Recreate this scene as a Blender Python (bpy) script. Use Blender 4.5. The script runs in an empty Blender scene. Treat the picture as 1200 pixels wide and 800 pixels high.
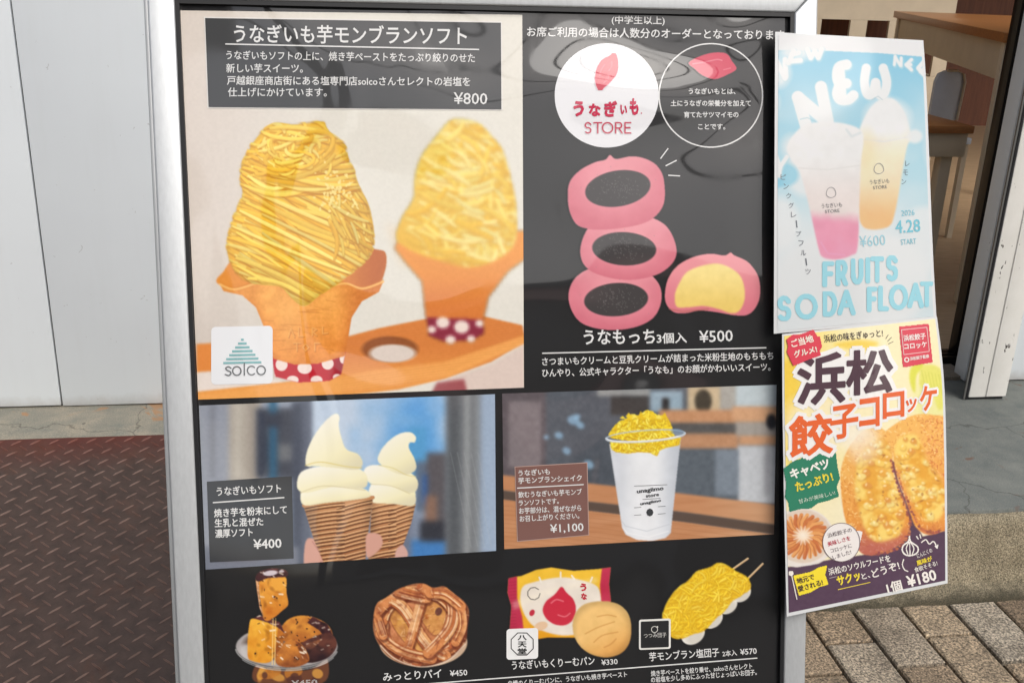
import bpy, bmesh, math, random
import numpy as np
from mathutils import Vector, Matrix

random.seed(7)
SC = bpy.context.scene
COL = SC.collection
RAD = math.radians

# ------------------------------------------------------------------ camera, sky, sun, exposure
F = 1200.0                       # focal length in photo pixels (photo 1200 px wide)
CAM_H = 1.35
def nrm(v):
    v = np.array(v, float)
    return v / np.linalg.norm(v)
_down = nrm([-115, 3300, F])     # gravity in camera axes (x right, y down, z forward)
_up = -_down
_Y = nrm(np.array([0, 0, 1.0]) - _up * _up[2])
_X = np.cross(_Y, _up)
M = np.array([_X, _Y, _up])      # camera axes -> world
cam_data = bpy.data.cameras.new('camera')
cam = bpy.data.objects.new('camera', cam_data)
COL.objects.link(cam)
cam_data.sensor_fit = 'HORIZONTAL'
cam_data.sensor_width = 36.0
cam_data.lens = 36.0 * F / 1200.0
cam_data.clip_start = 0.02
cam_data.clip_end = 500
cx, cy, cz = M[:, 0], -M[:, 1], -M[:, 2]
cam.matrix_world = Matrix([[cx[0], cy[0], cz[0], 0], [cx[1], cy[1], cz[1], 0], [cx[2], cy[2], cz[2], CAM_H], [0, 0, 0, 1]])
SC.camera = cam

SUN_EL, SUN_AZ = RAD(46), RAD(146)      # azimuth clockwise from +Y: behind and right of the camera
world = bpy.data.worlds.new('World')
SC.world = world
world.use_nodes = True
wn = world.node_tree
for n_ in list(wn.nodes):
    wn.nodes.remove(n_)
sky = wn.nodes.new('ShaderNodeTexSky')
sky.sky_type = 'NISHITA'
sky.sun_disc = False
sky.sun_elevation = SUN_EL
sky.sun_rotation = SUN_AZ
sky.air_density = 1.0
sky.dust_density = 4.0
sky.ozone_density = 1.0
hsv = wn.nodes.new('ShaderNodeHueSaturation')
hsv.inputs['Saturation'].default_value = 0.6       # hazy, thinly overcast sky
bg = wn.nodes.new('ShaderNodeBackground')
bg.inputs['Strength'].default_value = 0.12
wo = wn.nodes.new('ShaderNodeOutputWorld')
wn.links.new(sky.outputs[0], hsv.inputs['Color'])
wn.links.new(hsv.outputs[0], bg.inputs['Color'])
wn.links.new(bg.outputs[0], wo.inputs['Surface'])

sun_data = bpy.data.lights.new('sun', 'SUN')
sun_data.energy = 1.3
sun_data.angle = RAD(42)          # bright patch of thin overcast
sun_data.color = (1.0, 0.97, 0.93)
sun = bpy.data.objects.new('sun', sun_data)
COL.objects.link(sun)
sd = Vector((math.sin(SUN_AZ) * math.cos(SUN_EL), math.cos(SUN_AZ) * math.cos(SUN_EL), math.sin(SUN_EL)))
sun.rotation_euler = sd.to_track_quat('Z', 'Y').to_euler()
sun.location = sd * 12

SC.view_settings.view_transform = 'Standard'
SC.view_settings.look = 'None'
SC.view_settings.gamma = 1.0
SC.view_settings.use_curve_mapping = False
SC.view_settings.exposure = 0.33
SC.render.engine = 'CYCLES'
SC.cycles.use_denoising = True
SC.cycles.max_bounces = 6
SC.cycles.diffuse_bounces = 3
SC.cycles.glossy_bounces = 3

# ------------------------------------------------------------------ measuring rays of the survey photo
def rays(px, py):
    px = np.asarray(px, float); py = np.asarray(py, float)
    c = np.stack([(px - 600) / F, (py - 400) / F, np.ones_like(px)], -1)
    return c @ M.T
CAMP = np.array([0, 0, CAM_H])
def hit_z(px, py, z):
    r = rays(px, py)
    return CAMP + r * ((z - CAM_H) / r[..., 2:3])
# facade axes: a along the wall, b away from the camera, z up
FX = nrm([0.9874, 0.158, 0]); FY = np.array([-FX[1], FX[0], 0])
def G(a, b, z):
    return FX * a + FY * b + np.array([0, 0, z])
def ab(p):
    return float(p @ FX), float(p @ FY), float(p[2])
def hit_b(px, py, b):
    r = rays(px, py)
    return CAMP + r * (b / (r @ FY))[..., None]
# signboard plane: U right, V up, N towards the camera
_d1 = nrm([135, 11600, F]); _d2 = nrm([7860, -230, F]); _d2 = nrm(_d2 - _d1 * np.dot(_d1, _d2))
U = M @ _d2; V = -(M @ _d1); N = np.cross(U, V)
if N[1] > 0: N = -N
SIGN_D = 1.08
ORG = CAMP + (M @ np.array([0, 0, 1.0])) * SIGN_D
def on_sign(px, py, w):
    """point of the plane lying w metres in front of the signboard's poster plane"""
    r = rays(px, py)
    o = ORG + N * 1.0 * 0
    k = ((ORG - CAMP) @ N + w) / (r @ N)
    return CAMP + r * np.asarray(k)[..., None]
def suv(u, v, w):
    return ORG + U * u + V * v + N * w
def uv_of(px, py, w=0.0):
    p = on_sign(np.array(px, float), np.array(py, float), w) - ORG
    return float(p @ U), float(p @ V)

# ------------------------------------------------------------------ object helpers
def props(o, label=None, cat=None, group=None, kind=None):
    if label: o['label'] = label
    if cat: o['category'] = cat
    if group: o['group'] = group
    if kind: o['kind'] = kind
    return o
def thing(name, label, cat, loc, group=None):
    o = bpy.data.objects.new(name, None)
    COL.objects.link(o)
    o.location = Vector([float(x) for x in loc])
    o.empty_display_size = 0.05
    return props(o, label, cat, group)
def wloc(o):
    p = Vector((0, 0, 0))
    while o is not None:
        p += o.location
        o = o.parent
    return np.array(p)
def link(name, me, mats, parent=None):
    for m in (mats if isinstance(mats, (list, tuple)) else [mats]):
        me.materials.append(m)
    o = bpy.data.objects.new(name, me)
    COL.objects.link(o)
    if parent is not None:
        o.parent = parent
    return o
def mesh_np(name, co, faces, mats, parent=None, smooth=False, origin=None):
    co = np.asarray(co, float)
    base = wloc(parent) if parent is not None else (np.asarray(origin, float) if origin is not None else np.zeros(3))
    me = bpy.data.meshes.new(name)
    me.from_pydata((co - base).tolist(), [], [list(map(int, f)) for f in faces])
    if smooth:
        me.polygons.foreach_set('use_smooth', [True] * len(me.polygons))
    me.update()
    o = link(name, me, mats, parent)
    if parent is None and origin is not None:
        o.location = Vector([float(x) for x in origin])
    return o
class MB:
    """collects boxes and prisms in world space, builds one mesh"""
    def __init__(s):
        s.bm = bmesh.new()
    def hexa(s, p8, mi=0):
        vs = [s.bm.verts.new(Vector([float(x) for x in p])) for p in p8]
        for f in ((0, 1, 2, 3), (7, 6, 5, 4), (0, 4, 5, 1), (1, 5, 6, 2), (2, 6, 7, 3), (3, 7, 4, 0)):
            fc = s.bm.faces.new([vs[i] for i in f]); fc.material_index = mi
        return vs
    def box(s, fr, lo, hi, mi=0):
        (x0, y0, z0), (x1, y1, z1) = lo, hi
        return s.hexa([fr(x0, y0, z0), fr(x0, y1, z0), fr(x1, y1, z0), fr(x1, y0, z0),
                       fr(x0, y0, z1), fr(x0, y1, z1), fr(x1, y1, z1), fr(x1, y0, z1)], mi)
    def prism(s, bottom, top, mi=0):
        n = len(bottom)
        a = [s.bm.verts.new(Vector([float(x) for x in p])) for p in bottom]
        b = [s.bm.verts.new(Vector([float(x) for x in p])) for p in top]
        s.bm.faces.new(a[::-1]).material_index = mi
        s.bm.faces.new(b).material_index = mi
        for i in range(n):
            j = (i + 1) % n
            s.bm.faces.new((a[i], a[j], b[j], b[i])).material_index = mi
    def tube(s, pts, r, n=10, mi=0):
        pts = [Vector([float(x) for x in p]) for p in pts]
        rings = []
        for i, p in enumerate(pts):
            d = (pts[min(i + 1, len(pts) - 1)] - pts[max(i - 1, 0)]).normalized()
            q = d.orthogonal().normalized(); w = d.cross(q)
            rr = r[i] if isinstance(r, (list, tuple)) else r
            rings.append([s.bm.verts.new(p + (q * math.cos(2 * math.pi * k / n) + w * math.sin(2 * math.pi * k / n)) * rr) for k in range(n)])
        for A, B in zip(rings, rings[1:]):
            for k in range(n):
                s.bm.faces.new((A[k], A[(k + 1) % n], B[(k + 1) % n], B[k])).material_index = mi
        s.bm.faces.new(rings[0][::-1]).material_index = mi
        s.bm.faces.new(rings[-1]).material_index = mi
    def build(s, name, mats, parent=None, bevel=0.0, seg=2, origin=None, smooth=False):
        bmesh.ops.recalc_face_normals(s.bm, faces=s.bm.faces[:])
        if bevel > 0:
            bmesh.ops.bevel(s.bm, geom=s.bm.edges[:], offset=bevel, segments=seg, affect='EDGES', profile=0.5, clamp_overlap=True)
        base = wloc(parent) if parent is not None else (np.asarray(origin, float) if origin is not None else np.zeros(3))
        bmesh.ops.translate(s.bm, verts=s.bm.verts[:], vec=Vector([-float(x) for x in base]))
        me = bpy.data.meshes.new(name)
        s.bm.to_mesh(me); s.bm.free()
        if bevel > 0 or smooth:
            me.polygons.foreach_set('use_smooth', [True] * len(me.polygons))
            try:
                me.set_sharp_from_angle(angle=RAD(35))
            except Exception:
                pass
        me.update()
        o = link(name, me, mats, parent)
        if parent is None and origin is not None:
            o.location = Vector([float(x) for x in origin])
        return o

# ------------------------------------------------------------------ materials
def lin(c):
    c = np.asarray(c, float) / 255.0
    return np.where(c <= 0.04045, c / 12.92, ((c + 0.055) / 1.055) ** 2.4)
def rgba(c):
    return tuple(float(x) for x in lin(c)) + (1.0,)
class Nodes:
    def __init__(s, name):
        s.m = bpy.data.materials.new(name); s.m.use_nodes = True
        s.t = s.m.node_tree
        s.b = s.t.nodes['Principled BSDF']
    def n(s, typ, **kw):
        nd = s.t.nodes.new(typ)
        for k, v in kw.items():
            if k in nd.inputs.keys() if hasattr(nd.inputs, 'keys') else False:
                nd.inputs[k].default_value = v
            else:
                setattr(nd, k, v)
        return nd
    def l(s, a, b):
        s.t.links.new(a, b)
    def set(s, **kw):
        for k, v in kw.items():
            s.b.inputs[k.replace('_', ' ')].default_value = v
        return s
    def noise(s, vec, scale, detail=4, rough=0.55, dist=0.0):
        nd = s.n('ShaderNodeTexNoise')
        nd.inputs['Scale'].default_value = scale; nd.inputs['Detail'].default_value = detail
        nd.inputs['Roughness'].default_value = rough; nd.inputs['Distortion'].default_value = dist
        if vec is not None: s.l(vec, nd.inputs['Vector'])
        return nd.outputs['Fac']
    def ramp(s, fac, stops):
        nd = s.n('ShaderNodeValToRGB')
        el = nd.color_ramp.elements
        while len(el) < len(stops): el.new(0.5)
        for e, (p, c) in zip(el, stops):
            e.position = p; e.color = c if len(c) == 4 else tuple(c) + (1.0,)
        s.l(fac, nd.inputs['Fac'])
        return nd.outputs['Color']
    def mix(s, fac, a, b, blend='MIX'):
        nd = s.n('ShaderNodeMix'); nd.data_type = 'RGBA'; nd.blend_type = blend
        for sock, v in ((nd.inputs[0], fac), (nd.inputs[6], a), (nd.inputs[7], b)):
            if hasattr(v, 'is_linked') or hasattr(v, 'links'): s.l(v, sock)
            else: sock.default_value = v
        return nd.outputs[2]
    def bump(s, h, strength, dist, to='Normal'):
        nd = s.n('ShaderNodeBump')
        nd.inputs['Strength'].default_value = strength; nd.inputs['Distance'].default_value = dist
        s.l(h, nd.inputs['Height']); s.l(nd.outputs['Normal'], s.b.inputs[to])
        return nd.outputs['Normal']
    def pos(s):
        return s.n('ShaderNodeNewGeometry').outputs['Position']
    def math(s, op, a, b=0.0):
        nd = s.n('ShaderNodeMath'); nd.operation = op
        for sock, v in ((nd.inputs[0], a), (nd.inputs[1], b)):
            if hasattr(v, 'links'): s.l(v, sock)
            else: sock.default_value = v
        return nd.outputs[0]
W4 = (1, 1, 1, 1); K4 = (0, 0, 0, 1)

def film(N_, wave=1.0, rough=0.03, ior=1.58):
    """the clear glossy film over a print: a second, wavy coat layer"""
    N_.set(Roughness=0.55, Specular_IOR_Level=0.2, Coat_Weight=1.0, Coat_Roughness=rough, Coat_IOR=ior)
    p = N_.pos()
    h1 = N_.noise(p, 3.6, 1, 0.3, 0.5)                     # slack sheet
    mp = N_.n('ShaderNodeMapping'); mp.inputs['Scale'].default_value = (1.0, 1.0, 0.28); N_.l(p, mp.inputs['Vector'])
    h2 = N_.noise(mp.outputs[0], 17.0, 1, 0.3, 0.7)        # upright folds, only in places
    msk = N_.ramp(N_.noise(p, 2.6, 1, 0.4), [(0.46, K4), (0.66, W4)])
    h3 = N_.math('MULTIPLY', N_.math('MULTIPLY', h2, 0.11), msk)
    s_ = N_.math('ADD', h1, h3)
    N_.bump(s_, 1.0, 0.03 * wave, 'Coat Normal')
    ms = N_.n('ShaderNodeMapping'); ms.inputs['Scale'].default_value = (6, 6, 2.2); ms.inputs['Rotation'].default_value = (0, 0.5, 0); N_.l(p, ms.inputs['Vector'])
    sm = N_.ramp(N_.noise(ms.outputs[0], 3.0, 6, 0.7), [(0.5, (rough, rough, rough, 1)), (0.78, (rough + .16, rough + .16, rough + .16, 1))])
    N_.l(sm, N_.b.inputs['Coat Roughness'])            # wiped smears on the film
def print_mat(name, col=None, wave=1.0, rough=0.03):
    N_ = Nodes(name)
    if col is None:
        at = N_.n('ShaderNodeAttribute'); at.attribute_name = 'print'
        N_.l(at.outputs['Color'], N_.b.inputs['Base Color'])
    else:
        N_.set(Base_Color=tuple(x * 0.88 for x in rgba(col)[:3]) + (1.0,))
    film(N_, wave, rough, 1.58 if rough < 0.1 else 1.42)
    return N_.m
_pm = {}
def ink(col, wave=1.0, rough=0.03):
    k = (tuple(col), wave, rough)
    if k not in _pm:
        _pm[k] = print_mat('printed_ink', col, wave, rough)
    return _pm[k]
def plain(name, col, rough=0.6, spec=0.4, metal=0.0, var=0.06, scale=9.0, bump=0.0, bscale=60):
    N_ = Nodes(name)
    p = N_.pos()
    f = N_.noise(p, scale, 5, 0.6)
    c = lin(col)
    lo = tuple(np.clip(c * (1 - var), 0, 1)); hi = tuple(np.clip(c * (1 + var), 0, 1))
    N_.l(N_.ramp(f, [(0.3, lo), (0.7, hi)]), N_.b.inputs['Base Color'])
    N_.set(Roughness=rough, Specular_IOR_Level=spec, Metallic=metal)
    if bump: N_.bump(N_.noise(p, bscale, 5, 0.6), bump, 0.004)
    return N_.m
# ------------------------------------------------------------------ printed pictures: painted as ink colour per vertex
def vnoise(x, y, s, seed=0, octv=3):
    out = np.zeros_like(x); amp = 1.0; tot = 0
    for o in range(octv):
        u = x / s + seed * 17.3 + o * 31.7; v = y / s + seed * 5.1 + o * 11.9
        iu = np.floor(u).astype(np.int64); iv = np.floor(v).astype(np.int64)
        fu = u - iu; fv = v - iv
        fu = fu * fu * (3 - 2 * fu); fv = fv * fv * (3 - 2 * fv)
        def h(a, b):
            n = (a * 374761393 + b * 668265263 + seed * 1442695 + o * 974711) & 0x7fffffff
            n = ((n ^ (n >> 13)) * 1274126177) & 0x7fffffff
            return ((n ^ (n >> 16)) & 0xffff) / 65535.0
        out += amp * ((h(iu, iv) * (1 - fu) + h(iu + 1, iv) * fu) * (1 - fv) + (h(iu, iv + 1) * (1 - fu) + h(iu + 1, iv + 1) * fu) * fv)
        tot += amp; amp *= 0.5; s *= 0.5
    return out / tot
def crom(pts, k=8, closed=True):
    """smooth curve through the points"""
    P = np.array(pts, float); n = len(P); out = []
    rng = range(n) if closed else range(n - 1)
    for i in rng:
        if closed: p0, p1, p2, p3 = P[i - 1], P[i], P[(i + 1) % n], P[(i + 2) % n]
        else: p0, p1, p2, p3 = P[max(i - 1, 0)], P[i], P[i + 1], P[min(i + 2, n - 1)]
        for t in np.arange(k) / k:
            out.append(0.5 * ((2 * p1) + (-p0 + p2) * t + (2 * p0 - 5 * p1 + 4 * p2 - p3) * t * t + (-p0 + 3 * p1 - 3 * p2 + p3) * t ** 3))
    if not closed: out.append(P[-1])
    return np.array(out)
def gblur(a, sg):
    if sg <= 0.05: return a
    r = max(1, int(sg * 3)); k = np.exp(-0.5 * (np.arange(-r, r + 1) / sg) ** 2); k /= k.sum()
    for ax in (0, 1):
        pad = [(0, 0)] * a.ndim; pad[ax] = (r, r)
        b = np.pad(a, pad, mode='edge'); c = np.zeros_like(a)
        for i, w in enumerate(k):
            sl = [slice(None)] * a.ndim; sl[ax] = slice(i, i + a.shape[ax]); c += w * b[tuple(sl)]
        a = c
    return a
class Cv:
    def __init__(s, x0, y0, x1, y1, col=(0, 0, 0), S=2.0, alpha=1.0):
        s.x0, s.y0, s.S = x0, y0, S
        s.w = int((x1 - x0) * S); s.h = int((y1 - y0) * S)
        xs = x0 + (np.arange(s.w) + 0.5) / S; ys = y0 + (np.arange(s.h) + 0.5) / S
        s.X, s.Y = np.meshgrid(xs, ys)
        s.C = np.zeros((s.h, s.w, 3)) + np.array(col, float)
        s.A = np.zeros((s.h, s.w)) + alpha
    def box(s, x0, y0, x1, y1):
        a = max(0, int((x0 - s.x0) * s.S) - 2); b = min(s.w, int((x1 - s.x0) * s.S) + 3)
        c = max(0, int((y0 - s.y0) * s.S) - 2); d = min(s.h, int((y1 - s.y0) * s.S) + 3)
        return (slice(c, d), slice(a, b)) if b > a and d > c else None
    def put(s, m, col, sl=(slice(None), slice(None))):
        c = col(s.X[sl], s.Y[sl]) if callable(col) else np.array(col, float)
        s.C[sl] = s.C[sl] * (1 - m[..., None]) + c * m[..., None]
        s.A[sl] = np.maximum(s.A[sl], m)
    def mpoly(s, pts, soft=0.7):
        P = np.array(pts, float); m = np.zeros((s.h, s.w))
        sl = s.box(P[:, 0].min() - soft * 3, P[:, 1].min() - soft * 3, P[:, 0].max() + soft * 3, P[:, 1].max() + soft * 3)
        if sl is None: return m
        X, Y = s.X[sl], s.Y[sl]; ins = np.zeros(X.shape, bool)
        for i in range(len(P)):
            (xa, ya), (xb, yb) = P[i - 1], P[i]
            if ya == yb: continue
            cnd = (ya > Y) != (yb > Y)
            ins ^= cnd & (X < (xb - xa) * (Y - ya) / (yb - ya) + xa)
        m[sl] = gblur(ins.astype(float), soft * s.S * 0.6)
        return m
    def poly(s, pts, col, soft=0.7, op=1.0, smooth=False, clip=None):
        m = s.mpoly(crom(pts) if smooth else pts, soft) * op
        if clip is not None: m = m * clip
        s.put(m, col); return m
    def ell(s, cx, cy, rx, ry, col, rot=0.0, soft=0.8, op=1.0, clip=None):
        R = max(rx, ry) + soft * 2
        sl = s.box(cx - R, cy - R, cx + R, cy + R)
        if sl is None: return
        c, q = math.cos(rot), math.sin(rot)
        dx, dy = s.X[sl] - cx, s.Y[sl] - cy
        d = np.sqrt(((dx * c + dy * q) / rx) ** 2 + ((-dx * q + dy * c) / ry) ** 2)
        m = np.clip((1 - d) * min(rx, ry) / soft + 0.5, 0, 1) * op
        if clip is not None: m = m * clip[sl]
        s.put(m, col, sl)
    def line(s, pts, w, col, soft=0.7, op=1.0, clip=None):
        P = np.array(pts, float); wm = np.max(w)
        ws = np.broadcast_to(np.asarray(w, float), (len(P),))
        sl = s.box(P[:, 0].min() - wm, P[:, 1].min() - wm, P[:, 0].max() + wm, P[:, 1].max() + wm)
        if sl is None: return
        X, Y = s.X[sl], s.Y[sl]; best = np.full(X.shape, -1e9)
        for i in range(len(P) - 1):
            a, b = P[i], P[i + 1]; d = b - a; L2 = max(1e-9, d @ d)
            t = np.clip(((X - a[0]) * d[0] + (Y - a[1]) * d[1]) / L2, 0, 1)
            dist = np.hypot(X - a[0] - t * d[0], Y - a[1] - t * d[1])
            best = np.maximum(best, (ws[i] * (1 - t) + ws[i + 1] * t) / 2 - dist)
        m = np.clip(best / soft + 0.5, 0, 1) * op
        if clip is not None: m = m * clip[sl]
        s.put(m, col, sl)
    def mul(s, m, f):
        s.C *= 1 + (np.asarray(f, float) - 1) * m[..., None]
    def grain(s, amp, scale=2.0, seed=3, octv=3, m=None):
        n = (vnoise(s.X, s.Y, scale, seed, octv) - 0.5) * 2 * amp
        if m is not None: n = n * m
        s.C += n[..., None]
    def soften(s, sg, m=None):
        b = gblur(s.C, sg * s.S)
        s.C = b if m is None else s.C * (1 - m[..., None]) + b * m[..., None]
    def sample(s, px, py):
        fx = np.clip((px - s.x0) * s.S - 0.5, 0, s.w - 1.001); fy = np.clip((py - s.y0) * s.S - 0.5, 0, s.h - 1.001)
        ix = fx.astype(int); iy = fy.astype(int); tx = (fx - ix)[..., None]; ty = (fy - iy)[..., None]
        D = np.concatenate([s.C, s.A[..., None]], -1)
        return (D[iy, ix] * (1 - tx) + D[iy, ix + 1] * tx) * (1 - ty) + (D[iy + 1, ix] * (1 - tx) + D[iy + 1, ix + 1] * tx) * ty
def _grid_obj(name, px, py, keep, colr, wf, mat, parent):
    w = wf(px, py) if callable(wf) else np.full(px.shape, wf)
    co = on_sign(px, py, w).reshape(-1, 3)
    nv, nu = px.shape
    idx = np.arange(nv * nu).reshape(nv, nu)
    q = np.stack([idx[:-1, :-1], idx[1:, :-1], idx[1:, 1:], idx[:-1, 1:]], -1).reshape(-1, 4)
    if keep is not None:
        kv = keep.reshape(-1); q = q[kv[q].any(axis=1)]
        used = np.unique(q); rm = np.zeros(nv * nu, np.int64); rm[used] = np.arange(len(used)); q = rm[q]
        co = co[used]; colr = colr.reshape(-1, 3)[used]
    co = co - wloc(parent)
    me = bpy.data.meshes.new(name)
    me.vertices.add(len(co)); me.vertices.foreach_set('co', co.astype(np.float32).ravel())
    me.loops.add(q.size); me.loops.foreach_set('vertex_index', q.astype(np.int32).ravel())
    me.polygons.add(len(q)); me.polygons.foreach_set('loop_start', np.arange(0, q.size, 4, dtype=np.int32))
    me.update(calc_edges=True)
    at = me.color_attributes.new('print', 'FLOAT_COLOR', 'POINT')
    rgb = lin(np.clip(colr.reshape(-1, 3), 0, 255)) * 0.88       # ink on uncoated stock
    at.data.foreach_set('color', np.concatenate([rgb, np.ones((len(rgb), 1))], 1).astype(np.float32).ravel())
    return link(name, me, mat, parent)
def quad_print(name, cv, quad, wf, mat, parent, step=1.0):
    tl, tr, br, bl = [np.array(p, float) for p in quad]
    nu = int(max(np.linalg.norm(tr - tl), np.linalg.norm(br - bl)) / step) + 1
    nv = int(max(np.linalg.norm(bl - tl), np.linalg.norm(br - tr)) / step) + 1
    s_, t_ = np.meshgrid(np.linspace(0, 1, nu), np.linspace(0, 1, nv))
    P = (tl * (1 - s_[..., None]) + tr * s_[..., None]) * (1 - t_[..., None]) + (bl * (1 - s_[..., None]) + br * s_[..., None]) * t_[..., None]
    return _grid_obj(name, P[..., 0], P[..., 1], None, cv.sample(P[..., 0], P[..., 1])[..., :3], wf, mat, parent)
def cut_print(name, cv, wf, mat, parent, step=0.8, over=None, thr=0.5):
    """keeps only the painted silhouette; edge colours mix with the paper underneath"""
    nx = int(cv.w / cv.S / step); ny = int(cv.h / cv.S / step)
    px, py = np.meshgrid(cv.x0 + 0.5 + np.arange(nx) * step, cv.y0 + 0.5 + np.arange(ny) * step)
    D = cv.sample(px, py); a = D[..., 3:4]
    c = D[..., :3]
    if over is not None:
        c = c * a + np.array(over, float) * (1 - a); thr = 0.04
    return _grid_obj(name, px, py, a[..., 0] > thr, c, wf, mat, parent)

# ------------------------------------------------------------------ printed lettering
_ft = {}
def glyphs(s, bold):
    """outline font filled at its regular weight; bolder by ribbons laid along the outlines (third column: micro layer)"""
    k = (s, bold)
    if k not in _ft:
        c = bpy.data.curves.new('lettering', 'FONT'); c.body = s; c.size = 1.0; c.resolution_u = 2
        o = bpy.data.objects.new('lettering', c); COL.objects.link(o)
        bpy.context.view_layer.update()
        me = bpy.data.meshes.new_from_object(o.evaluated_get(bpy.context.evaluated_depsgraph_get()))
        n = len(me.vertices); co = np.zeros(n * 3); me.vertices.foreach_get('co', co); co = co.reshape(-1, 3)
        fs = [tuple(p.vertices) for p in me.polygons]
        bpy.data.objects.remove(o); bpy.data.curves.remove(c); bpy.data.meshes.remove(me)
        co[:, 2] = 0
        if bold > 0:
            cnt = {}
            for f in fs:
                for a, d in zip(f, f[1:] + f[:1]): cnt[(min(a, d), max(a, d))] = cnt.get((min(a, d), max(a, d)), 0) + 1
            ed = [e for e, q in cnt.items() if q == 1]
            add, q = [], 0
            for m, (a, d) in enumerate(ed):
                A, D = co[a, :2], co[d, :2]; t = D - A; L = np.hypot(*t)
                if L < 1e-6: continue
                t = t / L; nn = np.array([-t[1], t[0]]) * bold; ex = t * bold * 0.62; z = 1 + (m % 9)
                for P in (A - ex + nn, A - ex - nn, D + ex - nn, D + ex + nn): add.append((P[0], P[1], z))
                b0 = n + q * 4; fs.append((b0, b0 + 1, b0 + 2, b0 + 3)); q += 1
            if add: co = np.concatenate([co, np.array(add)])
        _ft[k] = (co, fs)
    return _ft[k]
MICRO = 0.00001
def text(name, lines, col, wf, parent, bold=0.0, shear=0.0, wave=1.0, mat=None):
    """lines: (string, x0, y0, x1, y1, em) — baseline from (x0,y0) to (x1,y1) on the print, em height in the same unit"""
    A, Fs, Z, n = [], [], [], 0
    for ln in lines:
        s, x0, y0, x1, y1, em = ln[:6]
        co, fs = glyphs(s, max(0, bold))
        if len(co) == 0: continue
        d = np.array([x1 - x0, y1 - y0], float); L = np.hypot(*d); e = d / L; upv = np.array([e[1], -e[0]])
        xn = (co[:, 0] - co[:, 0].min()) / (co[:, 0].max() - co[:, 0].min()) * L
        yy = co[:, 1] * em
        px = x0 + e[0] * xn + (upv[0] + shear * e[0]) * yy; py = y0 + e[1] * xn + (upv[1] + shear * e[1]) * yy
        A.append(np.stack([px, py], 1)); Z.append(co[:, 2]); Fs += [tuple(i + n for i in f) for f in fs]; n += len(co)
    P = np.concatenate(A); Z = np.concatenate(Z)
    w = wf(P[:, 0], P[:, 1]) if callable(wf) else np.full(len(P), wf)
    return mesh_np(name, on_sign(P[:, 0], P[:, 1], w + Z * MICRO), Fs, mat or ink(col, wave), parent)
def glyph_boxes(name, items, col, wf, parent, bold=0.03, wave=1.0, grow=0.0):
    """items: (char, x0, y0, x1, y1, slope) fits one glyph into a box"""
    A, Fs, Z, n = [], [], [], 0
    for ch, x0, y0, x1, y1, sl in items:
        co0, _ = glyphs(ch, bold); co, fs = glyphs(ch, bold + grow)
        mn, mx = co0.min(0), co0.max(0)
        fx = (co[:, 0] - mn[0]) / (mx[0] - mn[0]); fy = (co[:, 1] - mn[1]) / (mx[1] - mn[1])
        px = x0 + fx * (x1 - x0); hh = abs(sl) * (x1 - x0)
        py = y1 - fy * (y1 - y0 - hh) + sl * fx * (x1 - x0)
        A.append(np.stack([px, py], 1)); Z.append(co[:, 2]); Fs += [tuple(i + n for i in f) for f in fs]; n += len(co)
    P = np.concatenate(A); Z = np.concatenate(Z)
    w = wf(P[:, 0], P[:, 1]) if callable(wf) else np.full(len(P), wf)
    return mesh_np(name, on_sign(P[:, 0], P[:, 1], w + Z * MICRO), Fs, ink(col, wave), parent)
def flat(name, pts, col, wf, parent, wave=1.0, mat=None):
    P = np.array(pts, float)
    w = wf(P[:, 0], P[:, 1]) if callable(wf) else np.full(len(P), wf)
    return mesh_np(name, on_sign(P[:, 0], P[:, 1], w), [tuple(range(len(P)))], mat or ink(col, wave), parent)
def rule(name, x0, y0, x1, y1, wd, col, wf, parent):
    d = np.array([x1 - x0, y1 - y0], float); d /= np.hypot(*d); q = np.array([-d[1], d[0]]) * wd / 2
    a, b = np.array([x0, y0]), np.array([x1, y1])
    return flat(name, [a + q, b + q, b - q, a - q], col, wf, parent)
def ringpts(cx, cy, r, n=72, ry=None):
    t = np.linspace(0, 2 * np.pi, n, endpoint=False)
    return np.stack([cx + r * np.cos(t), cy + (ry or r) * np.sin(t)], 1)
def outline(name, pts, wd, col, wf, parent):
    P = np.array(pts, float); c = P.mean(0); d = P - c; d /= np.linalg.norm(d, axis=1)[:, None]
    A = np.concatenate([P + d * wd / 2, P - d * wd / 2]); n = len(P)
    fs = [(i, (i + 1) % n, n + (i + 1) % n, n + i) for i in range(n)]
    w = wf(A[:, 0], A[:, 1]) if callable(wf) else np.full(len(A), wf)
    return mesh_np(name, on_sign(A[:, 0], A[:, 1], w), fs, ink(col), parent)
def rrect(x0, y0, x1, y1, r, slope=0.0, k=5):
    out = []
    for cx_, cy_, a0 in ((x1 - r, y0 + r, -90), (x1 - r, y1 - r, 0), (x0 + r, y1 - r, 90), (x0 + r, y0 + r, 180)):
        for i in range(k + 1):
            a = math.radians(a0 + 90 * i / k)
            out.append((cx_ + r * math.cos(a), cy_ + r * math.sin(a)))
    return [(x, y + slope * (x - x0)) for x, y in out]
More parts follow.
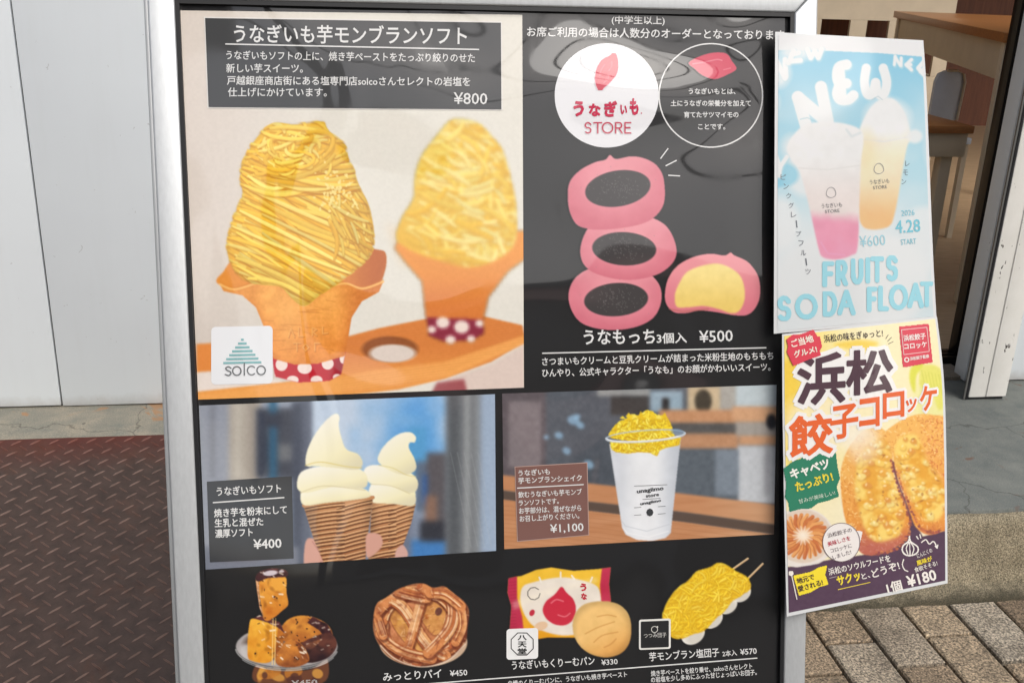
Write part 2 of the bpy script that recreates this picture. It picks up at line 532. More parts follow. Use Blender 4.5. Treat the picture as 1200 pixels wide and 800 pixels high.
# ------------------------------------------------------------------ materials of the place
WHITE = 2.0
def m_panel():
    N_ = Nodes('painted_wall_panel'); p = N_.pos()
    f = N_.noise(p, 1.3, 4, 0.6); g = N_.noise(p, 30, 4, 0.6)
    c = N_.ramp(f, [(0.3, tuple(lin((219, 225, 229)))), (0.75, tuple(lin((226, 232, 235))))])
    sc = N_.n('ShaderNodeSeparateXYZ'); N_.l(p, sc.inputs[0])
    zz = N_.math('ADD', sc.outputs[2], N_.math('MULTIPLY', N_.noise(p, 14, 5, 0.7), 0.05))
    low = N_.ramp(zz, [(0.222, W4), (0.262, K4)])
    c = N_.mix(N_.math('MULTIPLY', low, 0.5), c, rgba((150, 140, 125)))
    mv = N_.n('ShaderNodeMapping'); mv.inputs['Scale'].default_value = (9, 9, 0.8); N_.l(p, mv.inputs['Vector'])
    run = N_.ramp(N_.noise(mv.outputs[0], 3.0, 6, 0.65), [(0.5, K4), (0.78, W4)])
    c = N_.mix(N_.math('MULTIPLY', run, 0.06), c, rgba((172, 170, 162)))
    sc2 = N_.ramp(N_.noise(p, 46, 2, 0.5, 1.2), [(0.735, K4), (0.76, W4)])
    c = N_.mix(N_.math('MULTIPLY', sc2, 0.35), c, rgba((120, 118, 112)))
    N_.l(c, N_.b.inputs['Base Color']); N_.set(Roughness=0.38, Specular_IOR_Level=0.4)
    N_.bump(N_.noise(p, 2.2, 2, 0.5), 0.35, 0.01)
    return N_.m
def m_post():
    N_ = Nodes('chipped_cream_paint'); p = N_.pos()
    c = N_.ramp(N_.noise(p, 7, 5, 0.65), [(0.3, tuple(lin((222, 220, 212)))), (0.7, tuple(lin((234, 232, 226))))])
    mp = N_.n('ShaderNodeMapping'); mp.inputs['Scale'].default_value = (1, 1, 0.45); N_.l(p, mp.inputs['Vector'])
    ch = N_.ramp(N_.noise(mp.outputs[0], 75, 2, 0.5), [(0.675, K4), (0.70, W4)])
    big = N_.ramp(N_.noise(p, 11, 3, 0.6), [(0.44, K4), (0.54, W4)])
    c = N_.mix(N_.math('MULTIPLY', ch, big), c, rgba((46, 38, 32)))
    N_.l(c, N_.b.inputs['Base Color']); N_.set(Roughness=0.45)
    N_.bump(ch, 0.4, -0.002)
    return N_.m
def m_concrete(name, a, b_, spots=0.5, sc_=14, stain=None, foot=False):
    N_ = Nodes(name); p = N_.pos()
    c = N_.ramp(N_.noise(p, sc_, 8, 0.68, 0.3), [(0.3, tuple(lin(a))), (0.7, tuple(lin(b_)))])
    sp = N_.ramp(N_.noise(p, 330, 3, 0.6), [(0.36, tuple(lin((70, 66, 58)))), (0.5, tuple(lin((150, 144, 132)))), (0.66, tuple(lin((205, 198, 184))))])
    c = N_.mix(spots, c, sp, 'OVERLAY')
    if stain is not None:
        st = N_.ramp(N_.noise(p, 6.5, 4, 0.62, 0.6), [(0.61, K4), (0.645, W4)])
        c = N_.mix(N_.math('MULTIPLY', st, 0.8), c, rgba(stain))
        ck = N_.n('ShaderNodeTexVoronoi'); ck.feature = 'DISTANCE_TO_EDGE'; ck.inputs['Scale'].default_value = 3.1
        wp = N_.n('ShaderNodeMix'); wp.data_type = 'RGBA'; wp.inputs[0].default_value = 0.12
        nz = N_.n('ShaderNodeTexNoise'); nz.inputs['Scale'].default_value = 9; nz.inputs['Detail'].default_value = 4; N_.l(p, nz.inputs['Vector'])
        N_.l(p, wp.inputs[6]); N_.l(nz.outputs['Color'], wp.inputs[7]); N_.l(wp.outputs[2], ck.inputs['Vector'])
        cr = N_.ramp(ck.outputs['Distance'], [(0.002, W4), (0.008, K4)])
        c = N_.mix(N_.math('MULTIPLY', cr, 0.55), c, rgba((58, 56, 52)))
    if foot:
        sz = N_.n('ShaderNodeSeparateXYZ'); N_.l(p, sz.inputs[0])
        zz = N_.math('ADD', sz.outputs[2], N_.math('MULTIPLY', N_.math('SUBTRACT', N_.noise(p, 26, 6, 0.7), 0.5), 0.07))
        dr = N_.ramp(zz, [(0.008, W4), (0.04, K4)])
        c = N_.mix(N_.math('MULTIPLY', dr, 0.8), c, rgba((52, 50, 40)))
    N_.l(c, N_.b.inputs['Base Color']); N_.set(Roughness=0.85, Specular_IOR_Level=0.25)
    h = N_.math('ADD', N_.math('MULTIPLY', N_.noise(p, 40, 6, 0.65), 1.0), N_.math('MULTIPLY', N_.noise(p, 330, 3, 0.6), 0.5))
    N_.bump(h, 0.75, 0.004)
    return N_.m
def m_paver():
    N_ = Nodes('granite_paver'); p = N_.pos()
    g = N_.n('ShaderNodeNewGeometry')
    base = N_.ramp(g.outputs['Random Per Island'], [(0.0, tuple(lin((134, 122, 108)))), (0.3, tuple(lin((178, 164, 144)))), (0.5, tuple(lin((182, 178, 168)))),
                                                    (0.72, tuple(lin((152, 138, 120)))), (1.0, tuple(lin((192, 180, 160))))])
    sp = N_.ramp(N_.noise(p, 190, 4, 0.8), [(0.36, tuple(lin((40, 34, 30)))), (0.5, tuple(lin((150, 145, 138)))), (0.64, tuple(lin((232, 220, 205))))])
    c = N_.mix(0.95, base, sp, 'OVERLAY')
    c = N_.mix(N_.ramp(N_.noise(p, 9, 6, 0.7), [(0.46, K4), (0.72, (0.75, 0.75, 0.75, 1))]), c, rgba((74, 66, 56)))
    N_.l(c, N_.b.inputs['Base Color']); N_.set(Roughness=0.8, Specular_IOR_Level=0.3)
    N_.bump(N_.noise(p, 260, 4, 0.7), 0.35, 0.002)
    return N_.m
def m_tread(name, lo, hi, red):
    N_ = Nodes(name); p = N_.pos()
    c = N_.ramp(N_.noise(p, 26, 7, 0.7), [(0.3, tuple(lin(lo))), (0.72, tuple(lin(hi)))])
    # a band of red-lead paint left along the upper edge and rust blooms lower down
    ed = N_.n('ShaderNodeAttribute'); ed.attribute_name = 'edge'
    e = N_.math('ADD', ed.outputs['Fac'], N_.math('MULTIPLY', N_.math('SUBTRACT', N_.noise(p, 7, 5, 0.65), 0.5), 0.16))
    band = N_.ramp(e, [(0.0, W4), (0.13, K4)])
    c = N_.mix(N_.math('MULTIPLY', band, 0.85), c, rgba(red))
    bl = N_.ramp(N_.noise(p, 9, 6, 0.7, 0.5), [(0.56, K4), (0.68, W4)])
    c = N_.mix(N_.math('MULTIPLY', bl, 0.22), c, rgba((96, 52, 24)))
    N_.l(c, N_.b.inputs['Base Color']); N_.set(Roughness=0.55, Specular_IOR_Level=0.45)
    N_.bump(N_.noise(p, 190, 5, 0.7), 0.5, 0.0015)
    return N_.m
def m_wood(name, a, b_, axis=(1, 12, 12), rough=0.4, turn=0.0):
    N_ = Nodes(name)
    tc = N_.n('ShaderNodeTexCoord'); mp = N_.n('ShaderNodeMapping'); mp.inputs['Scale'].default_value = axis
    mp.inputs['Rotation'].default_value = (0, 0, turn)
    N_.l(tc.outputs['Object'], mp.inputs['Vector'])
    f = N_.noise(mp.outputs[0], 4.0, 6, 0.6, 0.6)
    N_.l(N_.ramp(f, [(0.3, tuple(lin(a))), (0.7, tuple(lin(b_)))]), N_.b.inputs['Base Color'])
    N_.set(Roughness=rough, Specular_IOR_Level=0.4)
    return N_.m
def m_alu():
    N_ = Nodes('anodised_aluminium'); p = N_.pos()
    mp = N_.n('ShaderNodeMapping'); mp.inputs['Scale'].default_value = (60, 60, 1.2); N_.l(p, mp.inputs['Vector'])
    f = N_.noise(mp.outputs[0], 6, 4, 0.6)
    N_.l(N_.ramp(f, [(0.3, tuple(lin((196, 199, 200)))), (0.7, tuple(lin((206, 209, 210))))]), N_.b.inputs['Base Color'])
    N_.set(Metallic=0.45, Roughness=0.38)
    return N_.m
MT = dict(panel=m_panel(), post=m_post(), alu=m_alu(),
          ledge=m_concrete('weathered_concrete', (128, 132, 126), (172, 164, 148), 0.35, 9, (168, 128, 92)),
          step=m_concrete('painted_step_concrete', (104, 110, 109), (128, 132, 128), 0.3, 12, (108, 80, 66)),
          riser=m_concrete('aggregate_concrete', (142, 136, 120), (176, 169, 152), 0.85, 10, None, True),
          paver=m_paver(), mortar=m_concrete('dark_joint_sand', (46, 42, 36), (72, 66, 56), 0.5, 40),
          tread_base=m_tread('rusty_tread_plate', (52, 38, 32), (76, 58, 50), (84, 28, 14)),
          tread_lug=m_tread('worn_tread_lugs', (82, 62, 53), (118, 94, 84), (104, 46, 30)),
          black=plain('black_aluminium', (11, 11, 12), 0.3, 0.5), rubber=plain('black_rubber', (26, 27, 29), 0.5, 0.4),
          dark=plain('dark_seam', (70, 72, 72), 0.8), cream=plain('cream_painted_wood', (204, 190, 166), 0.45, 0.4),
          asphalt=m_concrete('asphalt', (52, 52, 52), (66, 65, 63), 0.5, 20),
          stone=m_concrete('pale_sill_stone', (128, 120, 108), (160, 150, 136), 0.4, 20),
          floor=m_wood('shop_floor_boards', (158, 134, 104), (186, 160, 128), (2, 16, 1), 0.45),
          top=m_wood('brown_wood_top', (150, 98, 56), (176, 120, 72), (2, 22, 22), 0.35),
          wall_in=plain('warm_interior_wall', (196, 184, 164), 0.8), brownwall=m_wood('dark_wood_panelling', (92, 52, 32), (120, 70, 44), (14, 14, 1), 0.5),
          plastic=plain('pale_blue_plastic', (206, 214, 224), 0.35, 0.5),
          rust=plain('rusty_bolt', (70, 46, 34), 0.7))

# ------------------------------------------------------------------ ground, road, pavement
mb = MB(); idy = lambda x, y, z: np.array([x, y, z])
mb.hexa([idy(-150, -150, -0.3), idy(-150, 150, -0.3), idy(150, 150, -0.3), idy(150, -150, -0.3),
         idy(-150, -150, -0.016), idy(-150, 150, -0.016), idy(150, 150, -0.016), idy(150, -150, -0.016)])
props(mb.build('ground', MT['mortar']), kind='structure')
mb = MB(); mb.box(lambda a, b, z: G(a, b, z), (-40, -6.0, -0.015), (40, -0.7, -0.008))
props(mb.build('road', MT['asphalt']), kind='structure')
def bricks():
    co, fs, n = [], [], 0
    rnd = random.Random(3); W, L, gap = 0.118, 0.215, 0.004
    i = 0; a = -0.9
    while a < 2.6:
        b = 0.25 - (L * 0.5 if i % 2 else 0) - rnd.random() * 0.02
        while b < 1.88:
            b1 = min(b + L, 1.884)
            z = rnd.uniform(-0.0022, 0.0012); tx = rnd.uniform(-.002, .002); bv = 0.0035
            x0, x1, y0, y1 = a + gap, a + W - gap, b + gap, b1 - gap
            if y1 - y0 > 0.02:
                lo = [(x0, y0, -0.014), (x1, y0, -0.014), (x1, y1, -0.014), (x0, y1, -0.014)]
                md = [(x, y, z - bv) for x, y, _ in lo]
                tp = [(x0 + bv, y0 + bv, z), (x1 - bv, y0 + bv, z + tx), (x1 - bv, y1 - bv, z + tx), (x0 + bv, y1 - bv, z)]
                co += [G(*q) for q in lo + md + tp]
                for k in range(4):
                    j = (k + 1) % 4
                    fs += [(n + k, n + j, n + 4 + j, n + 4 + k), (n + 4 + k, n + 4 + j, n + 8 + j, n + 8 + k)]
                fs.append((n + 8, n + 9, n + 10, n + 11)); n += 12
            b += L
        a += W; i += 1
    return co, fs
co, fs = bricks()
props(mesh_np('pavement', co, fs, MT['paver']), kind='structure')

# ------------------------------------------------------------------ doorstep with its rough riser
ZS = 0.2
def rough_sheet(name, rows, a0, a1, n, mat, amp, seed, kind):
    """rows: (b, z) profile swept along the facade and roughened"""
    A = np.linspace(a0, a1, n); R = []
    prof = []
    for (b0, z0), (b1, z1) in zip(rows, rows[1:]):
        k = max(2, int(math.hypot(b1 - b0, z1 - z0) / 0.012))
        prof += [(b0 + (b1 - b0) * t / k, z0 + (z1 - z0) * t / k) for t in range(k)]
    prof.append(rows[-1])
    co, fs = [], []
    aa = np.array([[a for a in A] for _ in prof]); ii = np.array([[i * 0.012 for _ in A] for i in range(len(prof))])
    nz = (vnoise(aa, ii, 0.05, seed, 4) - 0.5) * 2 * amp + (vnoise(aa, ii, 0.4, seed + 1, 2) - 0.5) * 2 * amp
    for i, (b, z) in enumerate(prof):
        for j, a in enumerate(A):
            co.append(G(a, b + nz[i, j], z + nz[i, j] * 0.5))
    m = len(A)
    for i in range(len(prof) - 1):
        for j in range(m - 1):
            fs.append((i * m + j, i * m + j + 1, (i + 1) * m + j + 1, (i + 1) * m + j))
    return props(mesh_np(name, co, fs, mat, smooth=True), kind=kind)
mb = MB(); mb.box(G, (-0.12, 1.925, 0.02), (3.2, 2.9, ZS))
props(mb.build('doorstep', MT['step'], bevel=0.006), kind='structure')
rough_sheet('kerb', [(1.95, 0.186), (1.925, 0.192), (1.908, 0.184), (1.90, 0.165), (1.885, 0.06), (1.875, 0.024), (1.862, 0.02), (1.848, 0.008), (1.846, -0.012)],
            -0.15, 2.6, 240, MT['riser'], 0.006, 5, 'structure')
rough_sheet('ledge', [(2.74, ZS), (2.474, ZS), (2.468, ZS - 0.008), (2.466, 0.0)], -2.4, -0.12, 200, MT['ledge'], 0.0035, 9, 'structure')

# ------------------------------------------------------------------ rusty tread plate ramp
PB0, PZ0, PB1, PZ1 = 2.472, ZS + 0.0, 1.52, 0.012
def tread_plate():
    a0, a1 = -2.2, -0.14
    run = math.hypot(PB0 - PB1, PZ0 - PZ1); eb, ez = (PB1 - PB0) / run, (PZ1 - PZ0) / run
    def R(a, t, h): return G(a, PB0 + eb * t - ez * 0 + 0 * h, PZ0 + ez * t + h)
    root = thing('tread_plate', 'rusty brown steel tread plate with raised lozenge lugs sloping up to the grey wall', 'ramp plate', R((a0 + a1) / 2, run / 2, 0))
    nx, ny = 40, 20; co, fs, ed = [], [], []
    for j in range(ny + 1):
        for i in range(nx + 1):
            co.append(R(a0 + (a1 - a0) * i / nx, run * j / ny, 0.006)); ed.append(j / ny)
    for j in range(ny):
        for i in range(nx):
            k = j * (nx + 1) + i
            fs.append((k, k + 1, k + nx + 2, k + nx + 1))
    n0 = len(co)                                      # rim down to the underside
    ring = [(0, i) for i in range(nx + 1)]
    co += [R(a0, 0, -0.001), R(a1, 0, -0.001), R(a1, run, -0.001), R(a0, run, -0.001)]; ed += [0, 0, 1, 1]
    fs += [(0, n0, n0 + 1, nx), (ny * (nx + 1), ny * (nx + 1) + nx, n0 + 2, n0 + 3)]
    fs += [(nx, n0 + 1, n0 + 2, ny * (nx + 1) + nx), (0, ny * (nx + 1), n0 + 3, n0), (n0, n0 + 3, n0 + 2, n0 + 1)]
    o = mesh_np('plate', co, fs, MT['tread_base'], root)
    at = o.data.attributes.new('edge', 'FLOAT', 'POINT'); at.data.foreach_set('value', ed)
    co, fs, ed = [], [], []
    P = 0.0445; rnd = random.Random(5)
    for j in range(int(run / P * 2) + 1):
        t = 0.016 + j * P / 2
        i = 0
        while True:
            a = a0 + 0.02 + i * P + (P / 2 if j % 2 else 0); i += 1
            if a > a1 - 0.02: break
            if t > run - 0.02: break
            an = RAD(41) * (1 if j % 2 else -1); L, W = 0.0166, 0.0023; wear = rnd.uniform(0.75, 1.0)
            c_, s_ = math.cos(an), math.sin(an); n = len(co)
            out = [(-L, 0), (-L * .55, -W), (L * .55, -W), (L, 0), (L * .55, W), (-L * .55, W)]
            for x, y in out: co.append(R(a + x * c_ - y * s_, t + x * s_ + y * c_, 0.0061)); ed.append(t / run)
            for x in (-L * .5, L * .5): co.append(R(a + x * c_, t + x * s_, 0.006 + 0.0036 * wear)); ed.append(t / run)
            fs += [(n, n + 1, n + 6), (n + 1, n + 2, n + 7, n + 6), (n + 2, n + 3, n + 7), (n + 3, n + 4, n + 7), (n + 4, n + 5, n + 6, n + 7), (n + 5, n, n + 6)]
    o = mesh_np('tread_lugs', co, fs, MT['tread_lug'], root)
    at = o.data.attributes.new('edge', 'FLOAT', 'POINT'); at.data.foreach_set('value', ed)
tread_plate()

# ------------------------------------------------------------------ the shop: panelled wall, doorway, post, room behind
BW = 2.68
shop = thing('shop_building', 'shop front with pale grey wall panels, chipped cream door post and an open doorway', 'building', G(0.2, BW, ZS))
a_seam = ab(hit_b(np.array(46.), np.array(267.), BW))[0]
mb = MB(); mb.box(G, (-4.2, BW, ZS + 0.006), (a_seam - 0.0022, BW + 0.04, 2.5)); mb.build('wall_panel', MT['panel'], shop, bevel=0.0015)
mb = MB(); mb.box(G, (a_seam + 0.0022, BW, ZS + 0.004), (0.24, BW + 0.04, 2.5)); mb.build('wall_panel', MT['panel'], shop, bevel=0.0015)
mb = MB(); mb.box(G, (-4.2, BW + 0.012, 0.0), (0.235, BW + 0.1, 2.5)); mb.build('wall_core', MT['dark'], shop)
# right-hand door post, standing proud of the wall
pa0 = ab(hit_b(np.array(1136.), np.array(460.), 2.545))[0]; pa1 = ab(hit_b(np.array(1179.5), np.array(460.), 2.545))[0]
mb = MB(); mb.box(G, (pa0, 2.545, ZS + 0.008), (pa1, 2.557, 2.5)); mb.box(G, (pa1 - 0.05, 2.558, ZS + 0.008), (pa1 - 0.002, BW - 0.001, 2.5))
post = mb.build('door_post', MT['post'], shop, bevel=0.005)
mb = MB(); mb.box(G, ((pa0 + pa1) / 2 - 0.006, 2.541, ZS + 0.012), (pa1 - 0.003, 2.5452, 2.5)); mb.build('cover_strip', MT['post'], post, bevel=0.0015)
mb = MB(); mb.box(G, (pa0 - 0.003, 2.551, ZS), (pa1 - 0.006, 2.556, ZS + 0.008)); mb.build('post_foot', MT['rubber'], post)
mb = MB(); mb.box(G, (pa0 - 0.0065, 2.547, ZS + 0.004), (pa0 - 0.0005, 2.555, 2.5)); mb.build('rubber_seal', MT['rubber'], post)
mb = MB(); mb.box(G, (pa0 - 0.0125, 2.549, ZS + 0.002), (pa0 - 0.007, 2.555, 2.5)); mb.build('metal_strip', plain('dull_grey_metal', (112, 112, 110), 0.45, 0.5, 0.5), post)
mb = MB(); mb.box(G, (pa1 - 0.051, BW, ZS + 0.004), (4.2, BW + 0.06, 2.5)); mb.build('wall_panel', MT['panel'], shop, bevel=0.0015)
# black sliding-door stile behind the post, its track and the stone sill
da0 = ab(hit_b(np.array(1113.5), np.array(419.), 2.86))[0]
mb = MB(); mb.box(G, (da0, 2.84, ZS + 0.03), (da0 + 0.16, 2.88, 2.4)); mb.build('door_stile', MT['black'], shop, bevel=0.002)
mb = MB()
for b0 in (2.815, 2.845, 2.875): mb.box(G, (0.3, b0, ZS + 0.014), (pa0 + 0.2, b0 + 0.018, ZS + 0.03))
mb.box(G, (0.3, 2.812, ZS + 0.001), (pa0 + 0.2, 2.898, ZS + 0.013)); mb.build('door_track', MT['black'], shop)
mb = MB(); mb.box(G, (0.3, 2.70, 0.05), (pa0 + 0.1, 2.81, ZS + 0.012)); mb.build('door_sill', MT['stone'], shop, bevel=0.004)
mb = MB(); mb.box(G, (0.235, BW + 0.002, ZS), (0.3, BW + 0.12, 2.5)); mb.build('door_jamb', MT['post'], shop, bevel=0.003)
# room
ZF = ZS + 0.018
mb = MB(); mb.box(G, (-0.5, 2.9, -0.01), (7.5, 9.0, ZF)); props(mb.build('shop_floor', MT['floor'], origin=G(2, 4, 0)), kind='structure')
mb = MB(); mb.box(G, (-0.5, 8.2, ZF), (7.5, 8.3, 3.0)); mb.build('back_wall', MT['brownwall'], shop)
mb = MB(); mb.box(G, (-0.6, 2.8, ZF), (-0.5, 8.2, 3.0)); mb.build('side_wall', MT['wall_in'], shop)
mb = MB(); mb.box(G, (-0.5, 4.6, 2.75), (7.5, 8.2, 2.85)); mb.build('ceiling', MT['wall_in'], shop)

# ------------------------------------------------------------------ furniture in the doorway
def frame_at(o, yaw):
    c_, s_ = math.cos(yaw), math.sin(yaw)
    return lambda x, y, z: np.array([o[0] + x * c_ - y * s_, o[1] + x * s_ + y * c_, z])
leg_p = hit_z(np.array(1118.), np.array(356.), ZF)
tz = CAM_H + rays(np.array(1170.), np.array(44.))[2] / np.hypot(*rays(np.array(1170.), np.array(44.))[:2]) * np.hypot(*leg_p[:2])
yaw = math.atan2(FX[1], FX[0]) + RAD(128)            # long edge runs back and to the left
def bar_counter():
    c = np.array([1.668, 3.70, 0.0]); yaw = math.atan2(0.985, 0.17) - math.pi / 2
    root = thing('bar_counter', 'high table with a thick brown wood top and cream apron inside the doorway', 'table', (c[0], c[1], ZF))
    T = frame_at(c, yaw)                              # x to the right, y back
    zt = 1.166
    mb = MB(); mb.box(T, (-0.012, -0.02, zt), (0.75, 2.3, zt + 0.034)); mb.build('table_top', MT['top'], root, bevel=0.003)
    mb = MB(); mb.box(T, (0.012, 0.05, zt - 0.13), (0.036, 2.2, zt - 0.001)); mb.box(T, (0.05, 0.006, zt - 0.13), (0.7, 0.03, zt - 0.001))
    mb.build('apron', MT['cream'], root, bevel=0.002)
    for x, y in ((0.0, 0.0), (0.68, 0.0), (0.0, 2.2), (0.68, 2.2)):
        mb = MB(); mb.box(T, (x, y, ZF), (x + 0.048, y + 0.048, zt - 0.001)); mb.build('leg', MT['cream'], root, bevel=0.003)
bar_counter()
def stool(name, label, px0, px1, pyf, pyb, zs, top, group=None, extra=0.0):
    pr = hit_z(np.array(float(px1)), np.array(float(pyf)), zs); pb = hit_z(np.array(float(px1)), np.array(float(pyb)), zs)
    a1, b0, _ = ab(pr); b1 = b0 + 0.36; a0 = a1 - 0.36
    root = thing(name, label, 'stool', G((a0 + a1) / 2, (b0 + b1) / 2, ZF), group)
    mb = MB(); mb.box(G, (a0, b0, zs - 0.028), (a1, b1, zs)); mb.build('seat', MT['top'], root, bevel=0.004)
    mb = MB()
    mb.box(G, (a0 + 0.02, b0 + 0.015, zs - 0.115), (a1 - 0.012, b0 + 0.035, zs - 0.029)); mb.box(G, (a0 + 0.02, b1 - 0.035, zs - 0.115), (a1 - 0.012, b1 - 0.015, zs - 0.029))
    mb.box(G, (a1 - 0.032, b0 + 0.04, zs - 0.115), (a1 - 0.012, b1 - 0.04, zs - 0.029)); mb.box(G, (a0 + 0.012, b0 + 0.04, zs - 0.115), (a0 + 0.03, b1 - 0.04, zs - 0.029))
    mb.build('apron', MT['cream'], root, bevel=0.002)
    for x, y in ((a0 + 0.01, b0 + 0.012), (a1 - 0.09, b0 + 0.036), (a0 + 0.01, b1 - 0.055), (a1 - 0.06, b1 - 0.08)):
        mb = MB(); mb.box(G, (x, y, ZF), (x + 0.045, y + 0.045, zs - 0.03)); mb.build('leg', MT['cream'], root, bevel=0.003)
    for zz in (ZF + 0.2,):
        mb = MB(); mb.box(G, (a0 + 0.056, b1 - 0.045, zz), (a1 - 0.061, b1 - 0.02, zz + 0.03)); mb.build('stretcher', MT['cream'], root, bevel=0.002)
    return root
stool('bar_stool', 'wooden stool with brown seat and cream legs just inside the doorway', 1060, 1143, 148, 130, 0.868, MT['top'])
def chair():
    p = hit_b(np.array(1120.), np.array(128.), 4.35); a, b, z = ab(p)
    root = thing('dining_chair', 'pale blue grey chair with a rounded back standing behind the brown stool seat', 'chair', G(a, b + .2, ZF))
    hw = 0.07; zb = z - 0.05; zt = ab(hit_b(np.array(1120.), np.array(83.), 4.35))[2]
    prof = [(-hw, zb), (hw - 0.008, zb), (hw, zt - 0.05), (hw - 0.012, zt - 0.015), (hw - 0.045, zt), (-hw + 0.045, zt), (-hw + 0.012, zt - 0.015), (-hw, zt - 0.05)]
    mb = MB(); mb.prism([G(a + x - 0.05, b, zz) for x, zz in prof], [G(a + x - 0.05, b + 0.02, zz) for x, zz in prof]); mb.build('backrest', MT['plastic'], root, bevel=0.002)
    pts = [G(a + x - 0.05, b - 0.004, zz) for x, zz in (prof[1], prof[2], prof[3], prof[4], prof[5])]
    mb = MB(); mb.tube(pts, 0.006, 8); mb.build('back_frame', MT['cream'], root)
    mb = MB(); mb.box(G, (a - 0.2, b + 0.02, 0.66), (a + 0.12, b + 0.38, 0.69)); mb.build('seat', MT['plastic'], root, bevel=0.004)
    for x, y in ((a - 0.19, b + 0.03), (a + 0.09, b + 0.03), (a - 0.19, b + 0.34), (a + 0.09, b + 0.34)):
        mb = MB(); mb.box(G, (x, y, ZF), (x + 0.025, y + 0.025, 0.66)); mb.build('leg', MT['cream'], root)
    mb = MB(); mb.box(G, (a - 0.115, b + 0.02, 0.69), (a - 0.095, b + 0.04, zb)); mb.build('back_post', MT['cream'], root)
    mb = MB(); mb.box(G, (a - 0.005, b + 0.02, 0.69), (a + 0.015, b + 0.04, zb)); mb.build('back_post', MT['cream'], root)
chair()
def cabinet():
    B = 5.9
    q = lambda x, y: ab(hit_b(np.array(float(x)), np.array(float(y)), B))
    a0 = q(930, 0)[0]; a1 = q(1112, 60)[0]; zt = 1.75
    root = thing('storage_cabinet', 'cream storage cabinet with dark open compartments behind the brown table', 'cabinet', G((a0 + a1) / 2, B + .2, ZF))
    cols = [a0, q(963, 25)[0], q(997, 25)[0], q(1016, 30)[0], q(1042, 30)[0], q(1056, 30)[0], q(1071, 30)[0], q(1085, 30)[0], q(1100, 30)[0], a1]
    z1 = q(1016, 24)[2]; z0 = q(1016, 62)[2]; z2 = q(1090, 86)[2]
    mb = MB()
    mb.box(G, (a0, B, z1), (a1, B + 0.02, zt)); mb.box(G, (a0, B, ZF), (a1, B + 0.02, z2 - 0.02))
    for i in range(0, len(cols) - 1, 2): mb.box(G, (cols[i], B, z2 - 0.019), (cols[i + 1], B + 0.02, z1 - 0.001))
    mb.build('face_frame', MT['cream'], root)
    mb = MB(); mb.box(G, (a0, B + 0.38, ZF), (a1, B + 0.4, zt)); mb.build('back_panel', MT['brownwall'], root)
    mb = MB(); mb.box(G, (a0, B + 0.021, z2 - 0.03), (a1, B + 0.379, z2 - 0.02)); mb.build('shelf', MT['cream'], root); mb = MB(); mb.box(G, (a0, B + 0.021, zt - .02), (a1, B + 0.379, zt)); mb.build('shelf', MT['cream'], root)
cabinet()

# ------------------------------------------------------------------ far side of the street: seen only in the gloss of the poster film
def opposite():
    m_w = plain('grey_render', (92, 92, 94), 0.8); m_d = plain('dark_window_glass', (26, 28, 32), 0.12, 0.5); m_s = plain('red_shutter_awning', (140, 34, 38), 0.6)
    m_l = plain('pale_facade_tile', (168, 166, 162), 0.6)
    for name, label, x0, x1, zt, mat in (('opposite_building', 'grey three storey building across the street mirrored in the menu poster gloss', -9.5, -0.7, 6.4, m_w),
                                    ('opposite_building', 'low pale shop with a red awning across the street mirrored in the menu poster gloss', 1.6, 9.0, 3.1, m_l)):
        root = thing(name, label, 'building', (0.5 * (x0 + x1), -8.2, 0))
        mb = MB(); mb.box(idy, (x0, -11, 0), (x1, -8.2, zt)); mb.build('wall', mat, root)
        k = 0
        for zz in np.arange(0.4, zt - 1.5, 2.6):
            for xx in np.arange(x0 + 0.5, x1 - 1.3, 2.0):
                mb = MB(); mb.box(idy, (xx, -8.195, zz), (xx + 1.3, -8.15, zz + 1.6)); mb.build('window', m_d, root)
        mb = MB(); mb.hexa([idy(x0, -8.19, 2.25), idy(x0, -8.19, 2.9), idy(x1, -8.19, 2.9), idy(x1, -8.19, 2.25),
                            idy(x0, -7.2, 2.1), idy(x0, -7.2, 2.2), idy(x1, -7.2, 2.2), idy(x1, -7.2, 2.1)]); mb.build('awning', m_s, root)
    t = thing('utility_pole', 'grey utility pole with cables across the street mirrored in the poster gloss', 'pole', (0.6, -6.6, 0))
    m_p = plain('pole_concrete', (70, 70, 70), 0.8)
    mb = MB(); mb.tube([(0.6, -6.6, 0), (0.6, -6.6, 9)], [0.16, 0.11], 12); mb.build('pole', m_p, t)
    mb = MB(); mb.box(idy, (-0.3, -6.66, 7.4), (1.5, -6.54, 7.5)); mb.build('crossarm', m_p, t)
    for z, dx in ((4.4, -.0), (5.4, .15), (6.4, -.1), (7.5, .6)):
        mb = MB(); mb.tube([(-14 + 28 * k / 16, -6.5 - dx, z - 0.5 * (1 - ((k - 8) / 8) ** 2) + .3) for k in range(17)], 0.03, 6); mb.build('cable', MT['rubber'], t)
opposite()

# ------------------------------------------------------------------ signboard: snap frame on an A stand
foot_k = (ORG[2] - 0.012) / -(-V[2]) if False else (ORG[2] - 0.0) / V[2]
VB = -foot_k                                          # v where the plane meets the paving
ul0, vt0 = uv_of(167.5, 20, 0.012); ul1, _ = uv_of(203.5, 790, 0.012)
UL = (ul0 + ul1) / 2 + 0.004
UIL = (uv_of(207.0, 30, 0.004)[0] + uv_of(239.0, 790, 0.004)[0]) / 2
ur = [uv_of(961.5, 20, 0.012)[0], uv_of(948.5, 790, 0.012)[0]]; UR = sum(ur) / 2 - 0.002
UIR = (uv_of(930.5, 30, 0.004)[0] + uv_of(917, 790, 0.004)[0]) / 2
VT = uv_of(560, 6.2, 0.0075)[1]
VTO = VT + (UIL - UL)
VPB = -0.50                                           # bottom edge of the poster opening
sign = thing('menu_signboard', 'silver aluminium A-frame signboard with a black gasket holding the large menu poster', 'signboard', suv(0, VB, 0))
